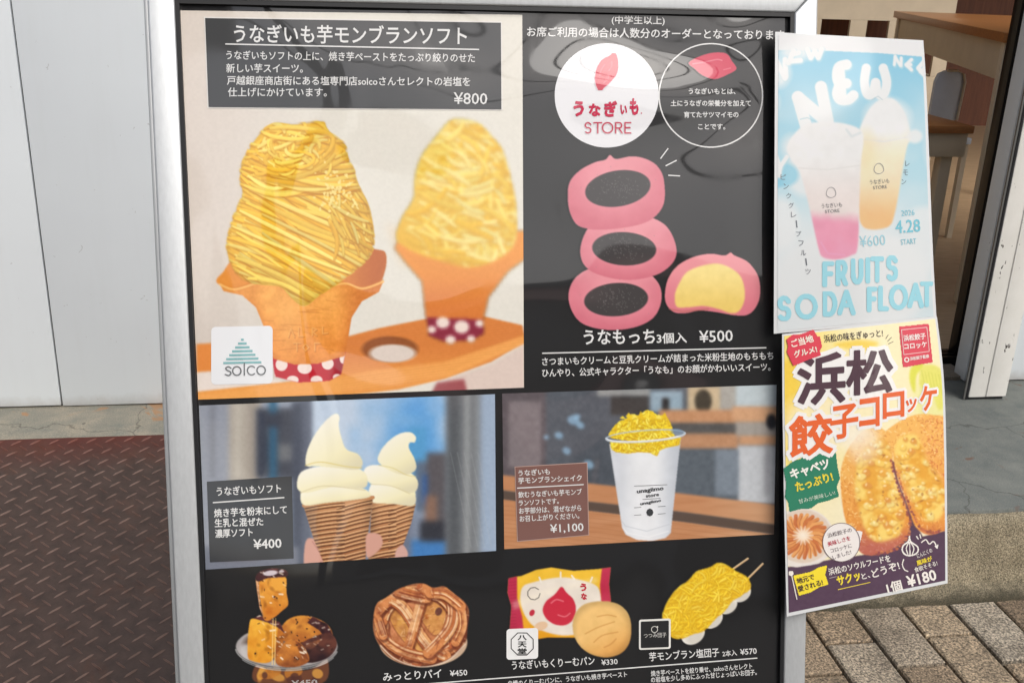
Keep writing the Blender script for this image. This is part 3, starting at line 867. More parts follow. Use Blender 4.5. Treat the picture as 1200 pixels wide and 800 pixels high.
def rail(name, pts, mat):
    """bevelled rail: outline in (u, v), chamfered at the inner side"""
    mb = MB(); mb.prism([suv(u, v, -0.02) for u, v in pts], [suv(u, v, 0.0072) for u, v in pts])
    return mb.build(name, mat, sign, bevel=0.002, seg=3)
g_ = 0.0008
rail('side_rail', [(UL, VB + 0.015), (UIL, VB + 0.015), (UIL, VT - g_), (UL, VTO - 0.0)], MT['alu'])
rail('side_rail', [(UIR, VB + 0.015), (UR, VB + 0.015), (UR, VTO), (UIR, VT - g_)], MT['alu'])
rail('top_rail', [(UL + g_, VTO + g_), (UIL, VT), (UIR, VT), (UR - g_, VTO + g_)], MT['alu'])
rail('bottom_rail', [(UIL + g_, VPB - 0.035), (UIR - g_, VPB - 0.035), (UIR - g_, VPB), (UIL + g_, VPB)], MT['alu'])
lip = plain('aluminium_lip', (168, 171, 172), 0.4, 0.5, 0.4)
mb = MB(); mb.box(suv, (UL - 0.0045, VB + 0.015, -0.021), (UL - 0.0002, VTO, 0.002)); mb.build('frame_lip', lip, sign, bevel=0.0008)
mb = MB(); mb.box(suv, (UR + 0.0002, VB + 0.015, -0.021), (UR + 0.0025, VTO, 0.002)); mb.build('frame_lip', lip, sign, bevel=0.0008)
gk = MB(); gw = 0.0042
for lo, hi in (((UIL, VPB, -0.004), (UIL + gw, VT, 0.0056)), ((UIR - gw, VPB, -0.004), (UIR, VT, 0.0056)),
               ((UIL + gw, VT - gw, -0.004), (UIR - gw, VT, 0.0054)), ((UIL + gw, VPB, -0.004), (UIR - gw, VPB + gw, 0.0060))):
    gk.box(suv, lo, hi)
gk.build('gasket', MT['rubber'], sign)
mb = MB(); mb.box(suv, (UIL, VPB - 0.02, -0.019), (UIR, VT, -0.009)); mb.build('backing_board', MT['black'], sign)
for u in (UL + 0.004, UR - 0.034):
    p_top = suv(u + 0.015, VT - 0.02, -0.035)
    foot = np.array([p_top[0] + 0.12, p_top[1] + 0.42, 0.008])
    mb = MB(); mb.tube([p_top, foot], 0.013, 10); mb.build('rear_leg', MT['alu'], sign)
for u in (UL, UR):
    pass
# ------------------------------------------------------------------ the menu poster and its printed pictures
BLK = (30, 30, 31); WHT = (232, 232, 230)
poster = thing('menu_poster', 'large black menu poster of sweets and soft serve under glossy film in the silver frame', 'poster', suv(0, VPB, 0))
def L(k): return 0.0004 * k
mb = MB(); mb.box(suv, (UIL + 0.001, VPB + 0.001, -0.006), (UIR - 0.001, VT - 0.001, 0.0)); mb.build('poster_sheet', ink(BLK), poster)
PM = print_mat('printed_picture')
def mixc(a, b, t):
    t = np.asarray(t)[..., None]
    return np.array(a, float) * (1 - t) + np.array(b, float) * t
def ss(e0, e1, x):
    t = np.clip((x - e0) / (e1 - e0), 0, 1); return t * t * (3 - 2 * t)

def strands(cv, body, n, rnd, field, lenr, wr, pal, dark, clip, region):
    """paste noodles of the mont blanc: short curved ribbons following a direction field"""
    x0, y0, x1, y1 = region
    seeds = []
    while len(seeds) < n:
        x, y = rnd.uniform(x0, x1), rnd.uniform(y0, y1)
        i, j = int((y - cv.y0) * cv.S), int((x - cv.x0) * cv.S)
        if 0 <= i < cv.h and 0 <= j < cv.w and body[i, j] > 0.5: seeds.append((x, y))
    for x, y in seeds:
        ln = rnd.uniform(*lenr); k = 7; pts = [(x, y)]
        ang, curv = field(x, y, rnd)
        for q in range(k):
            px_, py_ = pts[-1]
            ang += curv
            pts.append((px_ + math.cos(ang) * ln / k, py_ + math.sin(ang) * ln / k))
        w = rnd.uniform(*wr); c = np.array(pal[rnd.randrange(len(pal))]) * rnd.uniform(0.95, 1.04)
        P = np.array(pts); ws = w * np.array([.6, .9, 1, 1, 1, 1, .9, .55])
        cv.line(P + [0.5, 1.5], ws + 1.0, dark, 1.4, 0.45, clip)
        cv.line(P, ws, c, 0.9, 1.0, clip)
        cv.line(P + [-0.25, -w * 0.22], ws * 0.35, np.minimum(c * 1.12 + 10, 255), 0.9, 0.55, clip)

# ---- big picture: two mont blanc soft cones on a board
def big_picture():
    cv = Cv(208, 10, 618, 472, (229, 221, 210), 2.0)
    t = ss(215, 420, cv.X); cv.C = mixc((226, 215, 204), (233, 229, 217), t)
    t2 = ss(300, 440, cv.Y) * ss(420, 330, cv.X) ; cv.C = cv.C * (1 - 0.05 * t2[..., None])
    cv.poly([(452, 262), (560, 300), (470, 312)], (240, 215, 180), 8, 0.5)
    # board, far part
    cv.poly([(230, 403), (262, 401), (262, 437), (230, 438)], (232, 142, 66), 2.0)
    cv.poly([(230, 436), (264, 434), (330, 446), (330, 458), (230, 460)], (238, 226, 216), 2.0)
    cv.poly([(400, 396), (446, 384), (512, 371), (560, 369), (612, 381), (616, 400), (576, 424), (524, 443), (468, 456), (400, 464), (300, 466), (230, 470), (230, 459), (320, 449), (398, 440)],
            lambda X, Y: mixc((222, 132, 62), (240, 158, 74), ss(400, 455, Y)), 1.6)
    cv.poly([(398, 442), (436, 434), (520, 424), (614, 393), (616, 403), (528, 440), (450, 454), (400, 460), (230, 470), (230, 462)], (246, 170, 88), 2.2)
    for k in range(26):
        r = random.Random(k); y = 380 + k * 3
        cv.line([(380, y + 22), (480, y + 8), (616, y - 10)], r.uniform(.6, 1.8), (200, 112, 48), 1.6, 0.16, cv.mpoly([(400, 396), (512, 371), (612, 381), (616, 400), (468, 456), (400, 464)], 2))
    cv.ell(457, 409, 33, 15, (150, 84, 40), 0, 3); cv.ell(460, 414, 27, 10.5, (226, 212, 200), 0, 3)
    cv.poly([(524, 444), (577, 425), (616, 402), (618, 458), (520, 462)], (226, 206, 194), 3.0)
    cv.poly([(512, 448), (544, 444), (548, 462), (505, 462)], (150, 60, 66), 3.0, 0.85)
    # blurred cone behind
    b = Cv(208, 10, 618, 472, (0, 0, 0), 1.0, 0.0)
    b.poly([(462, 291), (476, 309), (494, 330), (499, 374), (566, 378), (573, 348), (596, 318), (618, 302), (618, 270), (470, 270)], lambda X, Y: mixc((244, 158, 66), (222, 126, 54), ss(300, 372, Y)), 1.5)
    b.poly([(500, 372), (566, 374), (567, 391), (552, 399), (520, 400), (502, 393)], (142, 40, 62), 1.2)
    for x, y, r in ((519, 378, 8), (541, 383, 9), (562, 379, 5), (506, 386, 5), (528, 398, 6), (552, 397, 5)): b.ell(x, y, r, r * .85, (246, 226, 214), 0, 1.5)
    mont = crom([(540, 139), (560, 144), (574, 157), (590, 178), (600, 214), (606, 250), (603, 284), (588, 300), (560, 312), (534, 312), (505, 302), (480, 292), (464, 280), (470, 256), (484, 232), (486, 206), (494, 182), (512, 158), (526, 142)])
    b.poly(mont, lambda X, Y: mixc((248, 216, 106), (240, 188, 60), ss(170, 300, Y)), 1.0)
    bm = b.mpoly(mont, 1.0); rnd = random.Random(11)
    strands(b, bm, 300, rnd, lambda x, y, r: (RAD(18 + r.gauss(0, 16) + (r.choice((0, 60)) if x > 560 else 0)), r.uniform(-.16, .16)), (20, 54), (3.5, 6.5), [(252, 220, 112), (244, 202, 82), (240, 188, 60), (250, 226, 140)], (218, 158, 44), bm, (464, 139, 606, 312))
    b.poly([(462, 291), (485, 301), (520, 306), (560, 318), (600, 300), (596, 318), (560, 324), (500, 318)], (236, 150, 66), 3, 0.55)
    P = np.concatenate([b.C * b.A[..., None], b.A[..., None]], -1); P = gblur(P, 1.7)
    P = np.repeat(np.repeat(P, 2, 0), 2, 1)[:cv.h, :cv.w]
    a_ = P[..., 3:4]; cv.C = cv.C * (1 - a_) + P[..., :3]
    # front cone: wrapper, waffle, filling
    band = [(319, 417), (345, 425), (372, 424), (405, 412), (400, 438), (386, 446), (350, 448), (322, 441)]
    cv.poly(band, lambda X, Y: mixc((196, 26, 44), (150, 20, 40), ss(380, 405, X)), 1.0)
    bmk = cv.mpoly(band, .8)
    for x, y, rx, ry in ((330, 427, 7, 7.5), (357, 431, 8.5, 7), (384, 426, 7, 7), (343, 445, 7, 5), (371, 445, 7, 5), (402, 420, 4, 6), (318, 441, 5, 5), (395, 442, 5, 4)):
        cv.ell(x, y, rx, ry, (248, 228, 218), 0, 1.0, 1.0, bmk)
    back_rim = crom([(258, 334), (262, 318), (280, 300), (330, 288), (400, 286), (440, 292), (452, 297), (451, 318), (440, 336), (400, 350), (330, 350)])
    cv.poly(back_rim, lambda X, Y: mixc((236, 150, 60), (196, 104, 40), ss(380, 445, X)), 1.0)
    cone = [(258, 334), (266, 338), (275, 339), (288, 335), (303, 331), (318, 330), (333, 336), (345, 350), (355, 358), (366, 352), (380, 339), (404, 332), (425, 338), (449, 330), (444, 342), (424, 353), (412, 372), (408, 396), (404, 417), (372, 426), (345, 427), (320, 420), (313, 392), (300, 360), (284, 346), (262, 341)]
    cv.poly(cone, lambda X, Y: mixc(mixc((252, 176, 84), (240, 150, 60), ss(345, 415, Y)), (206, 112, 42), np.clip(ss(385, 425, X) * .75 + ss(315, 296, X) * .25, 0, 1)), 0.8)
    cm = cv.mpoly(cone, 0.8)
    n = vnoise(cv.X, cv.Y, 9, 4, 4); cv.C += ((n - .5) * 30)[..., None] * cm[..., None] * np.array([.8, .85, .6]); n2 = vnoise(cv.X, cv.Y, 2.6, 14, 2); cv.C += ((n2 - .5) * 16)[..., None] * cm[..., None]
    ce = gblur(cm, 9); ed_ = cm * np.clip(ss(.95, .55, ce), 0, 1); cv.C = cv.C * (1 - .22 * ed_[..., None]) + np.array((206, 110, 40.)) * .22 * ed_[..., None]
    hl = cm * np.exp(-(((cv.X - 338) / 16) ** 2 + ((cv.Y - 385) / 34) ** 2)); cv.C = cv.C * (1 - .3 * hl[..., None]) + np.array((255, 200, 120.)) * .3 * hl[..., None]
    for k in range(24):
        r = random.Random(50 + k); x, y = r.uniform(300, 420), r.uniform(345, 415)
        cv.line([(x, y), (x + r.uniform(8, 26), y + r.uniform(-3, 5))], r.uniform(.8, 1.6), (206, 118, 44), 1.0, .4, cm)
    for ch_pts in ([(338, 395), (341, 385), (345, 395)], [(350, 384), (350, 394), (356, 394)], [(366, 393), (366, 384), (371, 386), (367, 389), (371, 393)], [(378, 383), (378, 391), (384, 390)],
                   [(344, 402), (352, 402)], [(348, 402), (348, 411)], [(358, 403), (362, 407), (358, 411), (355, 407), (358, 403)], [(369, 402), (369, 411)], [(369, 402), (375, 402)]):
        cv.line(np.array(ch_pts) + [.6, .8], 1.7, (196, 104, 40), .9, .7, cm); cv.line(ch_pts, 1.3, (252, 190, 104), .9, .8, cm)
    rim = crom([(258, 333), (275, 339), (303, 331), (318, 330), (333, 336), (345, 350), (355, 358), (366, 352), (380, 339), (404, 332), (425, 338), (449, 330)], 6, False)
    cv.line(rim, 2.6, (254, 196, 110), 1.4, .9); cv.line(rim + [0, -2.2], 1.4, (214, 122, 40), 1.2, .5)
    # mont blanc noodles
    mont = crom([(309, 153), (324, 145), (345, 146), (366, 144), (380, 143), (383, 152), (392, 160), (404, 170), (406, 184), (414, 200), (417, 214), (428, 236), (434, 256), (437, 284), (432, 300), (420, 312), (396, 330), (372, 345), (357, 356), (344, 348), (330, 334), (306, 331), (286, 328), (272, 312), (266, 288), (274, 254), (284, 230), (282, 212), (283, 196), (290, 180), (296, 168)], 6)
    cv.poly(mont, lambda X, Y: mixc((246, 192, 60), (240, 174, 48), ss(250, 340, Y)), 1.0)
    mm = np.clip(gblur(cv.mpoly(mont, 1.0), 4) * 2.6 - .2, 0, 1); rnd = random.Random(21)
    pal = [(255, 216, 88), (255, 206, 72), (255, 224, 112), (254, 198, 60), (250, 190, 54)]
    def strand(P, w, c, dk=(214, 150, 34), so=.45):
        P = np.array(P); q = P.mean(0); k = 1.03 - .13 * np.clip((q[0] - 300) / 130, 0, 1) ** 1.5 - .06 * np.clip((q[1] - 290) / 60, 0, 1)
        c = np.array(c) * k * rnd.uniform(.93, 1.05); ws = w * np.concatenate([[.55, .85], np.ones(len(P) - 4), [.85, .5]])
        cv.line(P + [.3, 1.9], ws + .8, np.array(dk) * k, 1.5, so, mm); cv.line(P, ws, c, 1.0, 1, mm)
        cv.line(P + [-.2, -w * .2], ws * .5, np.minimum(c * 1.05 + [6, 14, 22], 255), 1.3, .42, mm)
    def xl(y): return np.interp(y, [176, 196, 212, 230, 254, 288, 312, 335], [286, 283, 282, 284, 274, 266, 272, 300])
    for k in range(250):                                   # lower sweep, side by side from upper left to lower right
        y0 = 176 + (k * .618 % 1) * 160; ang = math.tan(RAD(27 + rnd.gauss(0, 4.2))); a = xl(y0) - 3 + rnd.uniform(0, 95) * rnd.random(); ln = rnd.uniform(60, 150); bow = rnd.uniform(-7, 10)
        t = np.linspace(0, 1, 9); X_ = a + ln * t; Y_ = y0 + (X_ - xl(y0)) * ang - bow * np.sin(np.pi * t) + rnd.uniform(-1, 1)
        strand(np.stack([X_, Y_], 1), rnd.uniform(3.2, 5.0), pal[rnd.randrange(5)], (206, 138, 26), .56 if k % 3 else .36)
    for k in range(60):                                    # crossing strands on the right flank
        x, y = rnd.uniform(384, 424), rnd.uniform(200, 272); a = RAD(rnd.uniform(28, 70)); ln = rnd.uniform(24, 52); t = np.linspace(0, 1, 7); cu = rnd.uniform(-.5, .7)
        strand(np.stack([x + ln * t * np.cos(a + cu * t), y + ln * t * np.sin(a + cu * t)], 1), rnd.uniform(2.8, 4.4), pal[rnd.randrange(5)], (206, 138, 30), .55)
    for k in range(70):                                    # collar wrapped round the waist
        y0 = 176 + (k * .618 % 1) * 42; a = 284 + rnd.uniform(0, 60); ln = rnd.uniform(46, 110); t = np.linspace(0, 1, 8)
        strand(np.stack([a + ln * t, y0 + ln * t * rnd.uniform(-.06, .16) + rnd.uniform(3, 12) * np.sin(np.pi * t)], 1), rnd.uniform(3.2, 5.0), pal[rnd.randrange(5)], (206, 138, 28), .55)
    for k in range(80):                                    # top knot
        cx_, cy_ = rnd.gauss(346, 22), rnd.gauss(172, 10); rx, ry = rnd.uniform(12, 44), rnd.uniform(7, 20); a0 = rnd.uniform(0, 6.28); sp = rnd.uniform(1.0, 2.4); t = np.linspace(a0, a0 + sp, 8); ro = rnd.uniform(-.5, .5)
        x, y = rx * np.cos(t), ry * np.sin(t)
        strand(np.stack([cx_ + x * math.cos(ro) - y * math.sin(ro), cy_ + x * math.sin(ro) + y * math.cos(ro)], 1), rnd.uniform(3.0, 4.8), pal[rnd.randrange(5)], (208, 142, 32), .5)
    for k in range(90):
        x, y = rnd.gauss(392, 12), rnd.gauss(226, 13); cv.ell(x, y, rnd.uniform(1, 2.4), rnd.uniform(.8, 1.8), (254, 234, 150), rnd.random() * 3, .8, .8, mm)
    edge = gblur(mm, 7); cv.mul(mm * (1 - ss(.55, .98, edge)), (1.0, .93, .72)[0:3] if False else 0.93)
    cv.C = np.clip(cv.C * 1.0, 0, 255)
    soft_r = (1 - ss(250, 300, cv.X)) * .6; cv.soften(0.8, soft_r)
    cv.grain(4, 3, 9)
    # pale edge of the picture
    o = quad_print('dessert_photo', cv, [(211, 12.5), (612, 17.5), (614, 454), (232.3, 468)], L(1), PM, poster, 0.85)
    return o
big = big_picture()
flat('heading_border', [(239, 20), (588.3, 25.6), (589, 129.6), (243, 127)], (236, 232, 226), L(2), big)
flat('heading_panel', [(240.4, 21.4), (587, 26.9), (587.6, 128.4), (244.4, 125.6)], (64, 65, 66), L(3), big)
text('heading_text', [('うなぎいも芋モンブランソフト', 274, 48.3, 547, 51.0, 23.0)], WHT, L(4), big, 0.014)
rule('heading_rule', 264, 51.8, 561.5, 58.3, 1.5, WHT, L(4), big)
text('description_text', [('うなぎいもソフトの上に、焼き芋ペーストをたっぷり絞りのせた', 265, 69, 556.6, 72.6, 11.4), ('新しい芋スイーツ。', 265, 84.4, 355, 84.6, 11.4),
                          ('戸越銀座商店街にある塩専門店solcoさんセレクトの岩塩を', 266, 98.6, 551, 100.2, 11.4), ('仕上げにかけています。', 267, 112.4, 383, 112.6, 11.4)], WHT, L(4), big, 0.012)
text('price_text', [('¥800', 531.6, 121.8, 571, 122.3, 18.5)], WHT, L(4), big, 0.008)
def solco_card():
    c = flat('logo_card', rrect(247.5, 383, 319.5, 450.5, 5, -0.02), (238, 240, 242), L(2), big)
    for i in range(7):
        y = 396.6 + i * 4.55; hw = 1.6 + i * 3.45; s = -0.02
        flat('logo_bar', [(284 - hw, y), (284 + hw, y + s * 2 * hw), (284 + hw, y + 2.6 + s * 2 * hw), (284 - hw, y + 2.6)], (134, 186, 188), L(3), c)
    t = np.linspace(0, 2 * np.pi, 20)
    k = Cv(258, 424, 314, 446, (92, 96, 98), 5, 0.0); g = (92, 96, 98); w = 1.5
    S_ = crom([(270.5, 431.0), (267.5, 429.6), (264.6, 431.2), (266, 433.6), (269.4, 435.2), (270.6, 437.6), (267.8, 439.9), (264.0, 438.6)], 6, False); k.line(S_, w, g, .5)
    k.line(np.stack([277.5 + 4.9 * np.cos(t), 434.5 + 5.1 * np.sin(t)], 1), w, g, .5)
    k.line([(286.3, 425.5), (286.3, 439.3)], w, g, .5)
    a = np.linspace(.8, 5.5, 18); k.line(np.stack([294.8 + 4.9 * np.cos(a), 434 + 5.1 * np.sin(a)], 1), w, g, .5)
    k.line(np.stack([306 + 4.9 * np.cos(t), 433.8 + 5.1 * np.sin(t)], 1), w, g, .5)
    cut_print('logo_text', k, L(3), PM, c, 0.4, (238, 240, 242))
solco_card()

# ---- upper right: notice, round logos
text('notice_text', [('(中学生以上)', 716.7, 27.2, 779, 28.0, 10.4), ('お席ご利用の場合は人数分のオーダーとなっております', 617.5, 42.0, 919, 46.0, 12.4)], WHT, L(1), poster, 0.014)
disc = flat('logo_disc', ringpts(711, 112, 61, 90), (236, 236, 238), L(1), poster)
def sweet_potato(x, y, s, rot, parent, lay, over, col=(206, 44, 74), lite=(226, 84, 106)):
    cv = Cv(x - 30 * s, y - 24 * s, x + 30 * s, y + 24 * s, col, 4, 0.0)
    c_, q_ = math.cos(rot), math.sin(rot)
    tr = lambda P: [(x + (a * c_ - b * q_) * s, y + (a * q_ + b * c_) * s) for a, b in P]
    cv.poly(crom(tr([(-27, 2), (-18, -8), (-4, -13), (10, -12), (20, -5), (27, -1), (18, 8), (4, 13), (-10, 10), (-19, 6)])), col, .6)
    for P in ([(-8, -6), (0, -7.5), (7, -6)], [(2, 2), (9, 3), (14, 1)], [(-14, 3), (-8, 5), (-3, 5)]): cv.line(tr(P), 1.6 * s, lite, .7, 1, None)
    return cut_print('sweet_potato_mark', cv, lay, PM, parent, 0.5, over)
sweet_potato(711, 84, 0.92, -1.15, disc, L(2), (236, 236, 238))
glyph_boxes('logo_lettering', [('う', 672, 118, 684.5, 137, -.05), ('な', 690, 120.5, 704, 136.5, .05), ('ぎ', 708, 118, 723.5, 137.5, -.03), ('い', 727, 122, 735, 134, .1), ('も', 738, 114.5, 748.5, 136, -.1), ('.', 751, 132, 752.6, 133.6, 0)], (206, 48, 84), L(2), disc, 0.05)
def thin_word(name, pos, h, w, col, lay, parent, over, S=4, step=0.45, mat=None):
    """geometric sans capitals drawn as strokes; pos: (letter, x, y_baseline, width)"""
    xs = [p[1] for p in pos]; ys = [p[2] for p in pos]
    cv = Cv(min(xs) - 3, min(ys) - h - 3, max(p[1] + p[3] for p in pos) + 3, max(ys) + 3, col, S, 0.0)
    arc = lambda cx_, cy_, rx, ry, a0, a1, k=14: [(cx_ + rx * math.cos(math.radians(a0 + (a1 - a0) * i / k)), cy_ + ry * math.sin(math.radians(a0 + (a1 - a0) * i / k))) for i in range(k + 1)]
    G_ = {'F': [[(.06, 1), (.06, 0), (1, 0)], [(.06, .47), (.86, .47)]], 'R': [[(.06, 1), (.06, 0)] + [(.5, 0)] + arc(.56, .26, .38, .26, -90, 90) + [(.06, .52)], [(.5, .52), (1, 1)]],
          'U': [[(.04, 0), (.04, .62)] + arc(.5, .62, .46, .38, 180, 0) + [(.96, 0)]], 'I': [[(.5, 0), (.5, 1)]], 'T': [[(0, 0), (1, 0)], [(.5, 0), (.5, 1)]],
          'S': [[(.9, .16)] + arc(.5, .25, .38, .25, -35, -250) + arc(.5, .74, .42, .26, -70, 140)], 'O': [arc(.5, .5, .5, .5, 0, 360, 30)],
          'D': [[(.06, 0), (.06, 1), (.4, 1)] + arc(.42, .5, .54, .5, 90, -90) + [(.06, 0)]], 'A': [[(0, 1), (.5, 0), (1, 1)], [(.2, .64), (.8, .64)]],
          'L': [[(.06, 0), (.06, 1), (1, 1)]], 'E': [[(1, 0), (.06, 0), (.06, 1), (1, 1)], [(.06, .48), (.88, .48)]], 'N': [[(.04, 1), (.04, 0), (.96, 1), (.96, 0)]]}
    for ch, x, yb, wd in pos:
        for st in G_[ch]: cv.line([(x + p[0] * wd, yb - h + p[1] * h) for p in st], w, col, .4)
    return cut_print(name, cv, lay, mat or PM, parent, step, over)
thin_word('logo_lettering', [('S', 685, 156, 8), ('T', 696, 156, 9), ('O', 706, 156, 12), ('R', 721, 156, 8), ('E', 732, 156, 7)], 12, 1.7, (196, 62, 84), L(2), disc, (236, 236, 238))
ring = outline('round_outline', ringpts(833, 112, 60.6, 90), 1.5, WHT, L(1), poster)
lf = Cv(805, 58, 866, 96, (212, 58, 88), 4, 0.0)
lf.poly(crom([(807, 74), (818, 67), (835, 62), (851, 63), (858, 72), (863, 81), (852, 88), (838, 93), (824, 89), (814, 81)]), (212, 58, 88), .6)
lf.line(crom([(812, 75), (826, 73), (840, 70), (846, 71)], 5, False), 1.5, (232, 130, 146), .8, .8); lf.line([(848, 82), (856, 80)], 1.2, (232, 130, 146), .8, .7)
cut_print('sweet_potato_mark', lf, L(1), PM, ring, 0.5, BLK)
text('round_text', [('うなぎいもとは、', 807, 110, 862, 110, 7.6), ('土にうなぎの栄養分を加えて', 786, 124, 880, 124, 7.6), ('育てたサツマイモの', 801.5, 137.4, 865.5, 137.4, 7.6), ('ことです。', 818, 151.4, 850, 151.4, 7.6)], WHT, L(1), ring, 0.02)

# ---- mochi stack (printed stickers left plain)
def mochi():
    cv = Cv(660, 174, 802, 392, BLK, 2.5, 0.0)
    def body(pts, seed):
        P = crom(pts); m = cv.mpoly(P, .8); cx_, cy_ = P.mean(0); r = np.abs(P - [cx_, cy_]).max(0)
        d = np.hypot((cv.X - cx_) / r[0], (cv.Y - cy_) / r[1]); up = (cv.Y - cy_) / r[1]
        cv.put(m, lambda X, Y: mixc(mixc((236, 150, 160), (216, 116, 132), ss(.3, 1.05, d) * .7 + ss(-.2, 1, up) * .3), (244, 178, 182), np.clip(ss(-.1, -.9, up) * .5, 0, 1)))
        cv.put(m * ss(.86, 1.0, gblur(1 - m, 3)) * 0.0, (0, 0, 0))
        cv.grain(5, 12, seed, 3, m)
    body([(666, 351), (672, 328), (692, 314), (720, 312), (752, 315), (772, 332), (775, 354), (764, 374), (738, 385), (705, 386), (678, 376)], 1)
    cv.ell(722, 351, 37.5, 19.5, (64, 60, 60), -.07, 1.0)
    body([(680, 290), (690, 266), (712, 254), (745, 250), (778, 262), (792, 286), (790, 306), (770, 322), (735, 328), (702, 322), (684, 310)], 2)
    cv.ell(731.5, 291.5, 37.5, 19.5, (64, 60, 60), 0.05, 1.0)
    body([(665, 228), (668, 212), (680, 199), (697, 190), (709, 187), (715, 181.5), (722, 186), (740, 183), (757, 186), (771, 195), (778.5, 212), (777, 242), (756, 261), (712, 269), (680, 266), (668, 250)], 3)
    cv.ell(724, 221, 38.5, 21, (64, 60, 60), -.16, 1.0)
    r = random.Random(2)
    for ox, oy in ((724, 221), (731, 291), (722, 351)):
        for k in range(120): cv.ell(ox + r.gauss(0, 15), oy + r.gauss(0, 8), .5, .5, (140, 136, 134), 0, .5, .5)
    o = cut_print('mochi_picture', cv, L(1), PM, poster, 0.85, BLK)
    cv = Cv(774, 288, 898, 376, BLK, 2.5, 0.0)
    P = crom([(779, 344), (783, 326), (794, 311), (812, 301), (832, 297), (849, 299), (856, 295.5), (861, 299), (877, 307), (889, 324), (891, 345), (886, 360), (876, 369), (860, 369.5), (840, 366), (820, 364), (804, 367), (790, 366), (781, 357)])
    cv.poly(P, lambda X, Y: mixc((240, 156, 162), (222, 122, 136), ss(300, 368, Y)), .8)
    Q = crom([(791, 345), (797, 330), (806, 318), (824, 311), (842, 309), (858, 315), (869, 326), (873, 346), (868, 362), (858, 367), (842, 362), (825, 358.5), (806, 360), (793, 359)])
    cv.poly(Q, lambda X, Y: mixc((252, 230, 150), (240, 208, 112), ss(310, 365, Y)), 1.4); cv.grain(7, 8, 4, 4, cv.mpoly(Q, 1))
    cv.line([(784, 362), (800, 365), (830, 362)], 2, (190, 106, 96), 1.5, .7)
    cut_print('mochi_picture', cv, L(1), PM, poster, 0.85, BLK)
    for p in ((774, 186, 783, 174), (780, 194.5, 793, 188), (783, 205.5, 797, 206.3)): rule('sparkle_mark', *p, 1.3, WHT, L(1), poster)
mochi()
text('mochi_caption', [('うなもっち', 684, 402.4, 767.6, 401.4, 19.5), ('3個入', 769.6, 401.4, 805, 400.4, 13.2)], WHT, L(1), poster, 0.018)
text('price_text', [('¥500', 819.6, 401, 859, 399.4, 18.6)], WHT, L(1), poster, 0.01)
rule('caption_rule', 635.4, 413.8, 898, 407.3, 1.4, WHT, L(1), poster)
text('description_text', [('さつまいもクリームと豆乳クリームが詰まった米粉生地のもちもち', 635.4, 427.4, 906.4, 420.4, 10.2), ('ひんやり、公式キャラクター「うなも」のお顔がかわいいスイーツ。', 635.4, 440.8, 903, 433.4, 10.2)], WHT, L(1), poster, 0.014)

